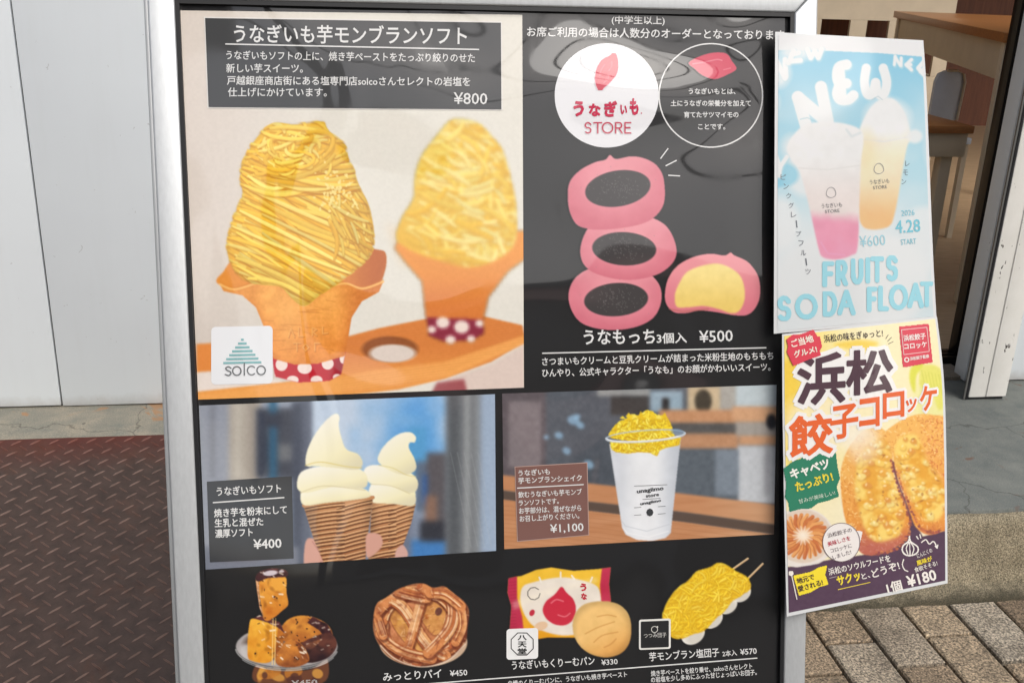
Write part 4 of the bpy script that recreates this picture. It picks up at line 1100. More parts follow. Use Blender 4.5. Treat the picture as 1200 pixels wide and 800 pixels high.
# ---- soft serve photo
def soft_serve():
    cv = Cv(228, 458, 586, 670, (120, 130, 145), 2.0)
    bx = lambda x0, x1, y0, y1, c, op=1.0: cv.poly([(x0, y0), (x1, y0), (x1, y1), (x0, y1)], c, 3.0, op)
    cv.C = mixc((150, 160, 176), (128, 140, 160), ss(480, 660, cv.Y))
    bx(228, 270, 455, 670, (150, 156, 168)); bx(246, 252, 470, 560, (128, 132, 142)); bx(268, 306, 455, 580, (178, 170, 158)); bx(276, 282, 455, 560, (196, 190, 178)); bx(292, 298, 455, 560, (160, 152, 142))
    bx(300, 366, 478, 560, (62, 68, 82)); bx(316, 324, 462, 566, (30, 92, 128)); bx(308, 330, 484, 500, (44, 52, 70)); bx(326, 350, 520, 540, (108, 112, 118)); bx(352, 366, 455, 670, (92, 100, 118)); bx(342, 354, 470, 670, (66, 74, 92))
    sk = cv.mpoly([(366, 455), (526, 455), (526, 600), (366, 600)], 2.0)
    cl = np.clip((vnoise(cv.X, cv.Y, 60, 3, 3) - .38) * 2.2 + .35 - (cv.X - 400) / 260, 0, 1)
    cv.put(sk, lambda X, Y: mixc((98, 164, 222), (196, 212, 230), cl))
    cv.put(sk * ss(520, 590, cv.Y) * .5, (170, 196, 220))
    bx(478, 500, 500, 560, (88, 160, 208), .8); bx(486, 510, 540, 600, (96, 110, 130)); bx(496, 514, 556, 590, (44, 96, 176)); bx(500, 524, 530, 660, (92, 88, 92)); bx(498, 512, 580, 660, (150, 112, 90), .8)
    bx(470, 524, 632, 660, (70, 128, 190)); bx(492, 522, 610, 634, (54, 56, 64)); bx(436, 482, 590, 660, (112, 120, 138))
    bx(522, 582, 455, 670, (112, 116, 120)); bx(526, 538, 455, 670, (88, 92, 96)); bx(545, 550, 455, 670, (168, 172, 172)); bx(556, 562, 455, 670, (140, 144, 146)); bx(563, 586, 455, 670, (160, 178, 200))
    bx(228, 350, 640, 670, (120, 126, 140)); bx(258, 300, 640, 654, (92, 58, 62), .7)
    cv.soften(2.6)
    wall = [(538, 545, 556, 568, 600), (0,)]
    for k in range(5): cv.line([(528 + k * 8, 530), (552 + k * 8, 640)], .8, (188, 190, 190), 1.2, .25)
    cv.grain(5, 3, 12)
    cream = [(253, 250, 232), (246, 240, 206)]
    def swirl(P, ang0, cols=((252, 249, 234), (226, 218, 184))):
        Q = crom(P); m = cv.mpoly(Q, .9); c = Q.mean(0); r = np.abs(Q - c).max(0)
        u = (cv.X - c[0]) / r[0]; v = (cv.Y - c[1]) / r[1]
        sh = np.clip(.5 + .45 * v + .28 * u, 0, 1)
        cv.put(m, lambda X, Y: mixc(mixc(cols[0], (248, 240, 196), np.clip(sh * 1.3, 0, 1)), cols[1], ss(.62, 1.1, sh)))
    # hands
    cv.poly(crom([(357, 640), (362, 630), (372, 634), (378, 648), (380, 668), (358, 668)]), (214, 160, 142), 1.2); cv.line([(366, 634), (374, 646)], 1.2, (180, 118, 104), 1, .6)
    # rear ice cream and cone
    def cone(P, seed, dark):
        m = cv.mpoly(P, .8); Q = np.array(P)
        cv.put(m, lambda X, Y: mixc((206, 150, 104), (168, 108, 68), ss(Q[:, 1].min(), Q[:, 1].max(), Y)))
        rr = random.Random(seed)
        x0_, x1_, xm = Q[:, 0].min() - 4, Q[:, 0].max() + 6, Q[:, 0].mean() - 2
        for k in range(17):
            y0 = Q[:, 1].min() + 6 + k * 4.9
            for (xa, xb, dy) in ((x0_, xm + 5, 8), (xm - 3, x1_, 12)):
                off = rr.uniform(-.8, .8); t = np.linspace(0, 1, 8); st = np.stack([xa + (xb - xa) * t, y0 + off + dy * .7 - dy * t - 4 * t * (1 - t) + (0 if xb < x1_ else -3)], 1)
                cv.line(st + [0, 1.6], 1.9, dark, 1, .85, m); cv.line(st, 1.7, (226, 172, 120), .9, .9, m); cv.line(st - [0, .5], .6, (246, 206, 160), .7, .6, m)
        cv.mul(m * ss(.55, 1.1, np.abs(cv.X - Q[:, 0].mean()) / (Q[:, 0].max() - Q[:, 0].mean())), .8)
    cone([(436, 586), (487, 590), (482, 612), (467, 652), (432, 656)], 1, (98, 58, 38))
    swirl([(432, 575), (440, 563), (462, 562), (482, 568), (487, 580), (484, 592), (460, 590), (436, 588)], 0)
    swirl([(426, 553), (434, 545), (455, 546), (478, 552), (489, 562), (488, 574), (478, 577), (456, 568), (434, 566)], 0)
    swirl([(443, 540), (446, 528), (456, 516), (468, 508), (480, 506), (487, 511), (486, 518), (481, 518), (479, 524), (486, 538), (487, 550), (474, 556), (455, 550)], 0)
    cv.line(crom([(444, 545), (460, 548), (476, 556), (487, 558)], 5, False), 1.2, (224, 208, 130), 1.2, .6); cv.line(crom([(434, 567), (458, 569), (480, 578)], 5, False), 1.2, (220, 206, 150), 1.2, .6)
    # front
    cone([(356, 593), (437, 583), (432, 620), (428, 656), (380, 660), (368, 632)], 2, (88, 52, 34))
    cv.line([(356, 592), (396, 587), (437, 582.5)], 4.2, (196, 138, 92), 1, 1)
    swirl([(352, 584), (356, 574), (380, 569), (412, 569), (430, 574), (433, 582), (410, 586), (382, 589), (358, 592)], 0)
    swirl([(348, 565), (354, 552), (376, 546), (408, 546), (426, 552), (431, 564), (424, 572), (392, 570), (360, 577), (350, 574)], 0)
    swirl([(358, 540), (360, 528), (366, 514), (376, 499), (388, 487), (395, 484.5), (398, 489), (397, 498), (400, 512), (406, 526), (420, 532), (425, 543), (418, 550), (395, 548), (372, 546), (360, 546)], 0)
    cv.line(crom([(358, 545), (376, 541), (404, 546), (424, 548)], 5, False), 1.3, (226, 206, 120), 1.4, .7); cv.line(crom([(352, 577), (380, 569), (428, 574)], 5, False), 1.3, (216, 202, 150), 1.3, .6)
    cv.poly(crom([(429, 628), (436, 624), (446, 627), (448, 638), (440, 648), (430, 652)]), (216, 164, 146), 1.0); cv.poly(crom([(464, 645), (472, 638), (478, 648), (474, 656), (464, 656)]), (214, 170, 158), 1.0)
    return quad_print('soft_serve_photo', cv, [(233.2, 475), (580, 461.7), (581.3, 645), (241, 667)], L(1), PM, poster, 0.85)
soft = soft_serve()
flat('caption_box', [(242.4, 564), (342, 557.6), (344.2, 654), (246, 658.5)], (54, 57, 62), L(2), soft)
text('caption_text', [('うなぎいもソフト', 254, 580, 329.6, 576, 11.2)], WHT, L(3), soft, 0.014)
rule('caption_rule', 249.4, 588.6, 333.3, 582.6, 1.4, WHT, L(3), soft)
text('description_text', [('焼き芋を粉末にして', 251, 605, 336.4, 600.6, 10.6), ('生乳と混ぜた', 251.6, 616.6, 308.6, 614.6, 10.6), ('濃厚ソフト', 252.2, 629, 296.3, 627, 10.6)], WHT, L(3), soft, 0.018)
text('price_text', [('¥400', 297.2, 642.6, 330.2, 641.0, 15)], WHT, L(3), soft, 0.018)

# ---- shake photo
def shake():
    cv = Cv(584, 446, 916, 648, (72, 78, 86), 2.2)
    bx = lambda x0, x1, y0, y1, c, op=1.0, so=2.5: cv.poly([(x0, y0), (x1, y0), (x1, y1), (x0, y1)], c, so, op)
    cv.C = mixc((70, 76, 84), (92, 98, 106), vnoise(cv.X, cv.Y, 60, 8, 3))
    bx(584, 640, 446, 570, (96, 88, 92)); bx(596, 634, 470, 548, (148, 138, 140), .6); bx(700, 762, 455, 464, (150, 152, 150)); bx(716, 760, 464, 486, (58, 56, 54)); bx(762, 800, 458, 482, (150, 172, 186)); bx(776, 784, 466, 486, (44, 42, 42))
    bx(806, 846, 452, 484, (206, 184, 150)); cv.ell(824, 470, 10, 14, (70, 62, 50), 0, 3); bx(860, 912, 446, 478, (196, 208, 212)); bx(844, 862, 446, 484, (176, 172, 164))
    bx(772, 912, 480, 496, (198, 146, 106)); bx(858, 912, 476, 494, (212, 164, 124)); bx(772, 866, 496, 512, (88, 86, 84)); bx(790, 866, 508, 526, (190, 142, 106)); bx(866, 912, 508, 522, (204, 156, 118)); bx(862, 912, 494, 510, (166, 160, 152))
    bx(864, 912, 522, 590, (196, 200, 204)); bx(790, 864, 526, 590, (92, 100, 108)); bx(838, 866, 526, 580, (140, 152, 164), .7); cv.ell(904, 494, 6, 9, (30, 32, 40), 0, 3); bx(896, 902, 520, 580, (150, 150, 156), .6)
    r = random.Random(3)
    for x, y, s in ((672, 492, 7), (680, 498, 5), (655, 510, 5), (664, 528, 5), (690, 544, 6), (676, 488, 4), (640, 512, 3)): cv.ell(x, y, s, s * .8, (150, 190, 220), r.random(), 2.5, .75)
    cv.line([(700, 540), (690, 600)], 6, (120, 110, 112), 3, .3)
    cv.soften(1.5)
    cv.grain(8, 5, 17, 3)
    wood = lambda X, Y: mixc(mixc((206, 150, 108), (186, 126, 84), vnoise(X * .25 + Y * .1, Y * 1.6, 9, 6, 4)), (216, 176, 140), np.clip(ss(800, 900, X), 0, 1) * .5)
    cv.poly([(584, 556), (690, 566), (800, 578), (916, 592), (916, 616), (800, 600), (690, 588), (584, 574)], wood, 2.0)
    cv.poly([(584, 574), (690, 588), (800, 600), (916, 616), (916, 627), (800, 611), (690, 598), (584, 584)], (92, 76, 66), 2.0)
    cv.poly([(584, 584), (690, 598), (800, 611), (916, 627), (916, 650), (584, 650)], wood, 1.2)
    for k in range(12): cv.line([(584, 592 + k * 5), (700, 602 + k * 5.4), (916, 628 + k * 6)], .8, (164, 106, 66), 1, .35)
    # cup
    body = [(714, 520), (798, 512), (796, 530), (786, 624), (780, 630), (764, 633.5), (746, 632), (733, 626), (729, 618)]
    cv.poly(body, lambda X, Y: mixc(mixc((212, 216, 222), (236, 238, 240), ss(718, 750, X)), (196, 202, 210), ss(764, 796, X)), .9)
    bm = cv.mpoly(body, .9); cv.grain(9, 16, 14, 4, bm)
    cv.line([(727, 608), (733, 616), (758, 622), (784, 614)], 1.0, (196, 200, 206), 1, .7, bm); cv.line([(728, 616), (735, 624), (760, 629), (783, 622)], 1.2, (250, 250, 250), 1, .6, bm)
    pal = [(250, 222, 62), (246, 210, 44), (252, 232, 96), (238, 196, 36)]
    low = [(715, 518), (798, 512), (796, 521), (780, 524), (772, 528), (770, 534), (762, 530), (748, 529), (736, 531), (722, 529), (717, 526)]
    cv.poly(low, (240, 204, 60), 1.2); lm = cv.mpoly(low, 1.0)
    cv.ell(756, 511, 46, 8, (150, 160, 172), -.06, 1, .45)
    md = crom([(716, 512), (719, 501), (727, 493), (734, 491), (740, 485), (748, 487), (757, 481), (764, 482), (770, 486), (778, 487), (785, 495), (789, 507), (787, 512), (752, 517)])
    cv.poly(md, lambda X, Y: mixc((250, 222, 64), (236, 196, 40), ss(490, 520, Y)), 1.0); mm = np.maximum(cv.mpoly(md, 1.0), lm)
    strands(cv, mm, 420, r, lambda x, y, q: (q.uniform(0, 6.28), q.uniform(-.4, .4)), (5, 14), (1.4, 2.6), pal, (206, 160, 20), mm, (714, 480, 800, 535))
    for k in range(8): cv.poly([(726 + k * 7, 490 - (k % 3) * 2), (730 + k * 7, 483 + abs(k - 4) - (k % 2) * 3), (734 + k * 7, 491)], pal[k % 4], .8)
    rim = ringpts(756.5, 510.5, 46, 40, 6.5); rim[:, 1] += (rim[:, 0] - 756) * -.07
    cv.line(list(rim[:21]), 2.6, (214, 222, 228), .9, .85); cv.line(list(rim[:21] + [0, -.7]), .9, (252, 253, 255), .7, .9); cv.line(list(rim[20:]) + [rim[0]], 1.6, (190, 206, 220), .9, .8); cv.ell(794, 506, 8, 4, (120, 150, 178), .2, 1.5, .6)
    return quad_print('shake_photo', cv, [(588.5, 461), (910, 450.8), (907, 625.5), (591, 643)], L(1), PM, poster, 0.8)
shk = shake()
flat('caption_border', [(603, 546.4), (688.4, 541.4), (690.4, 626.8), (606, 634.4)], (186, 158, 148), L(2), shk)
flat('caption_box', [(604, 547.2), (687.6, 542.4), (689.6, 626), (607, 633.4)], (128, 92, 84), L(3), shk)
text('caption_text', [('うなぎいも', 607.5, 557, 644.6, 555, 7.6), ('芋モンブランシェイク', 607.5, 566, 682, 562.4, 7.8)], WHT, L(4), shk, 0.016)
rule('caption_rule', 606, 571.6, 684, 567.4, 1.2, WHT, L(4), shk)
text('description_text', [('飲むうなぎいも芋モンブ', 607.5, 582.4, 682, 578.6, 7.6), ('ランソフトです。', 608, 592, 655, 589.4, 7.6), ('お芋部分は、混ぜながら', 608.3, 601.2, 681.4, 597.6, 7.6), ('お召し上がりください。', 609, 610.4, 679, 606.6, 7.6)], WHT, L(4), shk, 0.014)
text('price_text', [('¥1,100', 645, 623.6, 684, 621.4, 13)], WHT, L(4), shk, 0.012)
INKD = (60, 62, 64)
text('cup_print', [('unagiimo', 746.5, 577.6, 778, 573.6, 6.6), ('store', 757, 582.6, 772.5, 580.6, 5.6), ('unagiimo', 750.5, 591.6, 775, 587.2, 4.8)], INKD, L(2), shk, 0.03)
for x0, y0, x1, y1 in ((743, 569.2, 782, 567.6), (753, 584.8, 774, 583.4), (743, 594.6, 751.5, 594.0), (743, 603.4, 751.5, 602.8), (771, 593.4, 780, 592.6), (771, 602, 780, 601.2)): rule('cup_print_rule', x0, y0, x1, y1, 0.6, (96, 98, 100), L(2), shk)
flat('cup_print_mark', ringpts(761.6, 600, 4.2, 8, 4.6), INKD, L(2), shk)

# ---- bottom row
def sweet_potatoes():
    cv = Cv(270, 660, 402, 800, BLK, 2.5, 0.0); r = random.Random(9)
    cv.poly(crom([(300, 778), (318, 784), (360, 784), (380, 772), (384, 768), (378, 800), (302, 800)]), (110, 66, 44), 1.2)
    for k in range(14): cv.ell(r.uniform(304, 378), r.uniform(782, 798), r.uniform(4, 10), r.uniform(3, 7), [(196, 122, 44), (84, 48, 40), (222, 160, 70)][k % 3], r.random() * 3, 1.5, .8)
    rim = ringpts(336, 757, 60, 60, 25); cv.poly(rim, (176, 170, 168), 1.2); cv.ell(338, 754, 53, 20, (112, 96, 88), 0, 2.5); cv.ell(292, 764, 12, 9, (206, 202, 200), .5, 4, .8)
    def chunk(faces, seed, spots=10):
        """faces: (outline, light colour, dark colour); glazed with highlights and sesame"""
        q = random.Random(seed); allm = np.zeros((cv.h, cv.w))
        for P, c1, c2 in faces:
            m = cv.mpoly(crom(P, 4) if len(P) > 6 else P, .8); Q = np.array(P); x0, y0 = Q.min(0); x1, y1 = Q.max(0)
            cv.put(m, lambda X, Y: mixc(c1, c2, np.clip((Y - y0) / (y1 - y0) * .7 + (vnoise(X, Y, 9, seed, 4) - .5) * 1.2 + .1, 0, 1)))
            for k in range(10):
                x, y = q.uniform(x0, x1), q.uniform(y0, y1); cv.ell(x, y, q.uniform(1.5, 4), q.uniform(1, 2.4), np.array(c2) * .75, q.random() * 3, 2, .5, m)
            for k in range(7):
                x, y = q.uniform(x0, x1), q.uniform(y0, y0 + (y1 - y0) * .7); cv.line([(x, y), (x + q.uniform(1, 6), y + q.uniform(-2, 3))], q.uniform(.7, 2.0), (255, 244, 222), 1.1, q.uniform(.4, .9), m)
            allm = np.maximum(allm, m)
        for k in range(spots):
            P = np.array(faces[0][0]); x0, y0 = P.min(0); x1, y1 = P.max(0)
            cv.ell(q.uniform(x0, x1), q.uniform(y0, y1), q.uniform(.7, 1.5), q.uniform(.5, 1.0), (44, 22, 20), q.random() * 3, .7, .9, allm)
    O1, O2, S1, S2 = (244, 172, 66), (206, 116, 34), (98, 50, 48), (52, 26, 32)
    chunk([([(326, 744), (334, 728), (348, 721), (366, 722), (384, 731), (390, 745), (378, 752), (352, 757), (336, 752)], (234, 160, 62), (170, 92, 38)), ([(366, 722), (384, 731), (391, 746), (382, 748), (374, 738), (360, 729)], S1, S2)], 3, 30)
    chunk([([(346, 760), (362, 748), (386, 741), (395, 754), (386, 769), (366, 776), (350, 772)], (104, 58, 46), (44, 24, 28)), ([(350, 762), (364, 752), (378, 748), (366, 760)], (150, 92, 60), (80, 44, 38))], 4, 4)
    chunk([([(322, 766), (331, 754), (345, 748), (358, 760), (362, 774), (346, 781), (326, 779)], (226, 144, 58), (140, 74, 36)), ([(345, 748), (358, 760), (362, 774), (352, 766)], (186, 104, 46), (120, 62, 36))], 5, 4)
    chunk([([(292, 730), (298, 724), (316, 727), (326, 734), (322, 766), (314, 776), (296, 774), (290, 766)], (248, 184, 62), (222, 136, 30)), ([(326, 734), (334, 742), (331, 756), (321, 770)], (214, 128, 40), (150, 80, 34)), ([(297, 724), (304, 720), (328, 728), (334, 742), (326, 735), (314, 729)], S1, (84, 40, 40))], 6, 6)
    chunk([([(303, 680), (312, 676), (334, 674), (336, 694), (338, 708), (330, 716), (320, 724), (310, 726), (305, 706)], O1, O2), ([(299, 676), (303, 680), (305, 706), (310, 726), (304, 712), (301, 692)], (250, 200, 150), (226, 150, 96)), ([(299, 676), (306, 668), (322, 665), (336, 668), (336, 675), (314, 677), (303, 681)], S1, S2)], 7, 12)
    cv.ell(317, 671, 8.5, 3, (232, 222, 228), -.12, 1.2, .9); cv.ell(330, 669, 3, 1.4, (240, 232, 236), 0, .8, .8)
    for x in (320, 323): cv.line([(x, 724), (x - .5, 752), (x - 1, 778)], 1.3, (250, 214, 140), .9, .8)
    cv.line(list(rim[2:30] + [0, 1]), 2.2, (206, 204, 202), 1.2, .8); cv.line(list(rim[4:26] + [0, 3]), 1.2, (255, 255, 255), .8, .7)
    cut_print('sweet_potato_picture', cv, L(1), PM, poster, 0.8, BLK)
def pie():
    cv = Cv(432, 678, 558, 786, BLK, 2.5, 0.0)
    out = crom([(438, 718), (442, 706), (453, 699), (466, 690), (482, 684), (496, 683), (508, 688), (520, 686), (530, 693), (544, 704), (550, 716), (548, 734), (546, 750), (536, 764), (520, 774), (498, 780), (476, 778), (456, 769), (442, 752), (437, 736)], 6)
    cv.ell(496, 752, 52, 29, (206, 176, 148), 0, 1.2)
    cv.poly(out, (204, 130, 84), 1.0); m = cv.mpoly(out, 1.0)
    d = np.hypot((cv.X - 494) / 57, (cv.Y - 731) / 49); cv.mul(m * ss(.6, 1.0, d), .82)
    n = vnoise(cv.X, cv.Y, 12, 5, 4); cv.C += ((n - .5) * 80)[..., None] * m[..., None] * np.array([1, .9, .75])
    for P, a, b in (([(459, 712), (466, 710), (474, 722), (482, 740), (482, 754), (474, 752), (462, 736), (456, 722)], (238, 180, 96), (206, 136, 66)), ([(494, 708), (504, 702), (518, 704), (523, 718), (518, 738), (508, 744), (496, 730), (491, 718)], (232, 172, 96), (190, 118, 62)),
                    ([(486, 742), (494, 740), (502, 752), (500, 764), (490, 764), (484, 754)], (238, 184, 104), (204, 136, 72)), ([(466, 694), (478, 690), (486, 694), (482, 704), (472, 704)], (200, 120, 66), (170, 90, 52))):
        Q = crom(P, 5); cv.poly(Q, lambda X, Y: mixc(a, b, vnoise(X, Y, 7, 3, 3)), 1.2); cv.line(np.concatenate([Q, Q[:1]]), 1.6, (146, 78, 50), 1.2, .6)
    cv.ell(514, 716, 4, 5, (96, 52, 46), .4, 1.2, .9); cv.ell(500, 722, 2.5, 3, (190, 110, 50), 0, 1)
    q = random.Random(12)
    def flaky(Q, w, tone, n=6):
        """a flat pastry strip: dark lower edge, laminated striations along its length"""
        nrm_ = np.gradient(Q, axis=0); nrm_ = np.stack([-nrm_[:, 1], nrm_[:, 0]], 1); nrm_ /= np.maximum(1e-6, np.linalg.norm(nrm_, axis=1))[:, None]
        cv.line(Q + [1.2, 2.6], w + 2, (104, 46, 26), 2.0, .7, m); cv.line(Q, w, tone, 1.2, .97, m)
        for z in range(n):
            o = (z / (n - 1) - .5) * w * .86 + q.uniform(-.5, .5); lo = q.randrange(0, max(1, len(Q) // 3)); hi = len(Q) - q.randrange(0, max(1, len(Q) // 3))
            if hi - lo < 3: continue
            col = [(250, 214, 164), (176, 92, 50), (236, 178, 118), (140, 66, 38), (255, 228, 190)][q.randrange(5)]
            cv.line((Q + nrm_ * o)[lo:hi], q.uniform(.8, 2.0), col, 1.0, q.uniform(.45, .9), m)
        for x, y in Q[::4]: cv.ell(x + q.uniform(-w, w) * .4, y + q.uniform(-w, w) * .4, q.uniform(1.5, 3.6), q.uniform(1, 2), (136, 60, 36), q.random() * 3, 1.8, .5, m)
    for k in range(26):
        a0 = k / 26 * 6.283 + q.uniform(-.1, .1); rr = q.uniform(.74, .96); t = np.linspace(a0, a0 + q.uniform(.4, .8), 10); kk = rr - q.uniform(-.04, .12) * np.linspace(0, 1, 10)
        flaky(np.stack([494 + 56 * kk * np.cos(t), 731 + 48 * kk * np.sin(t)], 1), q.uniform(6, 10), [(226, 152, 92), (208, 126, 70), (236, 174, 114), (196, 106, 60)][k % 4], 4)
    for P, w in (([(441, 716), (456, 703), (470, 709), (482, 725), (492, 743), (506, 760), (522, 768)], 13), ([(500, 687), (495, 700), (489, 720), (483, 742), (478, 758)], 11), ([(446, 742), (459, 755), (478, 765), (506, 771)], 12),
                 ([(524, 694), (531, 710), (529, 732), (516, 750), (502, 764)], 13), ([(466, 692), (484, 697), (500, 700)], 12), ([(504, 694), (522, 696), (540, 710)], 12), ([(541, 716), (542, 734), (534, 752)], 10), ([(443, 726), (449, 744)], 10)):
        flaky(crom(P, 5, False), w, (222, 144, 86), 8)
    r = random.Random(4)
    for k in range(24):
        cv.ell(r.uniform(442, 546), r.uniform(688, 776), r.uniform(3, 9), r.uniform(2, 5), (132, 64, 40), r.random() * 3, 4, .35, m)
    for k in range(110):
        x, y = r.uniform(440, 548), r.uniform(688, 778); a = r.uniform(0, 3.1); cv.line([(x, y), (x + 5 * math.cos(a), y + 5 * math.sin(a))], r.uniform(.6, 1.3), [(248, 214, 170), (140, 70, 44)][k % 2], .9, .4, m)
    cv.grain(14, 3, 6, 3, m)
    cv.line(crom([(446, 756), (464, 772), (494, 781), (524, 774), (545, 754)], 5, False), 1.6, (236, 214, 190), .9, .8)
    cut_print('pie_picture', cv, L(1), PM, poster, 0.8, BLK)
def cream_bread():
    cv = Cv(588, 656, 746, 778, BLK, 2.5, 0.0)
    pk = [(595.5, 677), (604, 675), (611, 674), (628, 667), (646, 664), (672, 668), (700, 666), (716, 664), (714, 684), (716, 702), (716, 735), (690, 746), (671, 747), (640, 747), (622, 750), (607, 742), (597, 737), (599, 710), (594.5, 694)]
    cv.poly(pk, lambda X, Y: mixc((246, 196, 56), (236, 164, 30), ss(675, 745, Y)), 1.0); m = cv.mpoly(pk, 1.0)
    cv.poly(crom([(612, 688), (624, 682), (656, 676), (684, 680), (702, 690), (704, 720), (690, 738), (660, 744), (630, 736), (616, 722), (610, 704)]), (238, 230, 222), 1.2, .95, False, m)
    cv.poly([(594, 674), (606, 672), (606, 700), (612, 722), (614, 742), (594, 742)], (192, 46, 78), 1.2, 1, False, m); cv.poly([(706, 660), (720, 660), (720, 708), (705, 708), (703, 686)], (196, 50, 80), 1.2, 1, False, m)
    for k in range(16): cv.line([(596, 678 + k * 3.8), (605, 677 + k * 3.8)], .7, (150, 30, 58), .7, .5, m)
    for P in ([(632, 676), (634, 681)], [(657, 670), (657, 676)], [(670, 674), (673, 678)], [(694, 676), (692, 681)]): cv.line(P, 2, (246, 240, 230), 1, .9)
    cv.poly([(600, 705), (640, 690), (700, 676), (700, 682), (640, 697), (602, 714)], (255, 244, 220), 3, .35, False, m); cv.grain(9, 14, 7, 3, m)
    # plain sweet potato mark on the wrapper
    pot = crom([(658, 687), (664, 694), (672, 702), (675, 714), (671, 726), (662, 732), (650, 731), (640, 724), (636, 714), (640, 704), (650, 696)])
    cv.poly(pot, (206, 44, 66), .9); cv.line(crom([(646, 706), (652, 702), (660, 704)], 4, False), 1.8, (232, 112, 124), .8, .9); cv.line(crom([(654, 720), (662, 722), (668, 718)], 4, False), 1.6, (232, 112, 124), .8, .9)
    cv.line(ringpts(625.5, 695, 7.4, 9), .9, (60, 56, 52), .6, .9); cv.ell(623.5, 717.5, 3, 4, (196, 44, 66), .5, .8)
    cv.ell(634, 733, 8, 5, (232, 196, 160), -.3, 1.2)
    br = crom([(671, 734), (674, 719), (684, 708), (702, 704), (722, 706), (735, 716), (740, 732), (738, 752), (728, 765), (710, 770), (690, 765), (676, 752)])
    cv.poly(br, lambda X, Y: mixc((246, 200, 124), (224, 158, 78), np.clip(ss(-.2, 1.2, (Y - 738) / 33 * .8 + (X - 705) / 35 * .4), 0, 1)), 1.0); bm = cv.mpoly(br, 1.0); cv.grain(9, 9, 8, 4, bm)
    for P in ([(686, 742), (702, 734), (720, 728)], [(696, 752), (706, 744), (724, 740)], [(700, 722), (712, 720), (722, 722)], [(708, 758), (716, 754), (722, 748)]): cv.line(crom(P, 5, False), 1.2, (196, 124, 54), 1.4, .55, bm)
    cv.mul(bm * ss(.75, 1.05, np.hypot((cv.X - 705) / 35, (cv.Y - 738) / 33)), .86)
    o = cut_print('cream_bun_picture', cv, L(1), PM, poster, 0.8, BLK)
    glyph_boxes('wrapper_lettering', [('う', 680, 682, 687.5, 692, .1), ('な', 681, 693.5, 688, 702, .1)], (200, 40, 62), L(2), o, 0.05)
    c = flat('logo_card', rrect(593.6, 736.6, 630.6, 772.6, 3.6, -.04), (240, 240, 238), L(2), o)
    outline('logo_ring', [(612 + 14 * math.cos(RAD(22.5 + 45 * k)), 754 + 14 * math.sin(RAD(22.5 + 45 * k))) for k in range(8)], 1.1, (40, 40, 40), L(3), c)
    glyph_boxes('logo_lettering', [('八', 606.6, 743.6, 617.4, 749.6, 0), ('天', 606.8, 751, 617.2, 758, 0), ('堂', 606.6, 759, 617.4, 766, 0)], (40, 40, 40), L(3), c, 0.03)
def dango():
    cv = Cv(768, 650, 900, 760, BLK, 2.5, 0.0); r = random.Random(14)
    for a, b in (((858, 667), (876.5, 654)), ((876, 678), (894, 660))): cv.line([a, b], 2.4, (214, 178, 132), .8); cv.line([(a[0] - .4, a[1] - .6), (b[0] - .4, b[1] - .6)], .8, (244, 220, 180), .6)
    for x, y, s in ((812, 742, 15), (834, 724, 14), (852, 708, 13), (868, 694, 13)): cv.ell(x, y, s, s * .8, (236, 232, 222), -.6, 1.2); cv.ell(x + 3, y + 4, s * .7, s * .5, (206, 200, 186), -.6, 4, .6)
    P = crom([(776, 720), (782, 704), (794, 688), (806, 680), (816, 669), (832, 664), (840, 659), (849, 660), (862, 668), (876, 676), (880, 688), (870, 696), (858, 704), (848, 716), (836, 726), (826, 738), (812, 742), (798, 748), (786, 746), (778, 734)], 5)
    cv.poly(P, lambda X, Y: mixc((244, 204, 50), (224, 168, 24), np.clip((Y - 665) / 90 + (X - 830) / 200, 0, 1)), 1.2); m = cv.mpoly(P, 1.5)
    strands(cv, m, 620, r, lambda x, y, q: (RAD(-40 + q.gauss(0, 40)), q.uniform(-.25, .25)), (8, 20), (1.0, 1.9), [(246, 208, 54), (242, 198, 42), (250, 216, 76), (236, 188, 34)], (222, 172, 30), m, (776, 658, 882, 750))
    o = cut_print('dango_picture', cv, L(1), PM, poster, 0.8, BLK)
    c = flat('logo_border', rrect(748.8, 725.6, 786, 761, 2.5, -.04), (236, 234, 228), L(2), o)
    d = flat('logo_card', rrect(751, 727.8, 783.8, 758.9, 1.2, -.04), (40, 40, 41), L(3), c)
    text('logo_lettering', [('つつみ団子', 754.5, 746.6, 781, 745.4, 6.0)], (214, 212, 206), L(4), c, 0.0)
    outline('logo_ring', ringpts(767, 737, 3.6, 20), 0.8, (214, 212, 206), L(4), c)
    flat('logo_dot', ringpts(770.4, 734, 1.0, 10), (214, 212, 206), L(4), c)
sweet_potatoes(); pie(); cream_bread(); dango()
text('product_text', [('みっとりパイ', 449, 797, 517.6, 792.6, 11.4)], WHT, L(1), poster, 0.012)
text('price_text', [('¥450', 527.5, 791.8, 547.8, 790.4, 9.4)], WHT, L(1), poster, 0.012)
text('price_text', [('¥450', 342, 803.6, 372, 802, 9.4)], WHT, L(1), poster, 0.012)
text('product_text', [('うなぎいもくりーむパン', 600, 783.4, 697, 777.6, 11.2)], WHT, L(1), poster, 0.012)
text('price_text', [('¥330', 705, 778.8, 724, 777.4, 8.8)], WHT, L(1), poster, 0.012)
text('product_text', [('芋モンブラン塩団子', 761, 773.4, 843, 767.8, 11.2), ('2本入', 846.8, 768.4, 863.7, 766.8, 7.6)], WHT, L(1), poster, 0.012)
text('price_text', [('¥570', 867.7, 766.8, 887, 765.2, 9.4)], WHT, L(1), poster, 0.012)
rule('caption_rule', 440, 805.4, 887.5, 770.5, 1.3, WHT, L(1), poster)
text('description_text', [('自慢のくりーむパンに、うなぎいも焼き芋ペースト', 596, 803.4, 735, 792.0, 7.2)], WHT, L(1), poster, 0.014)
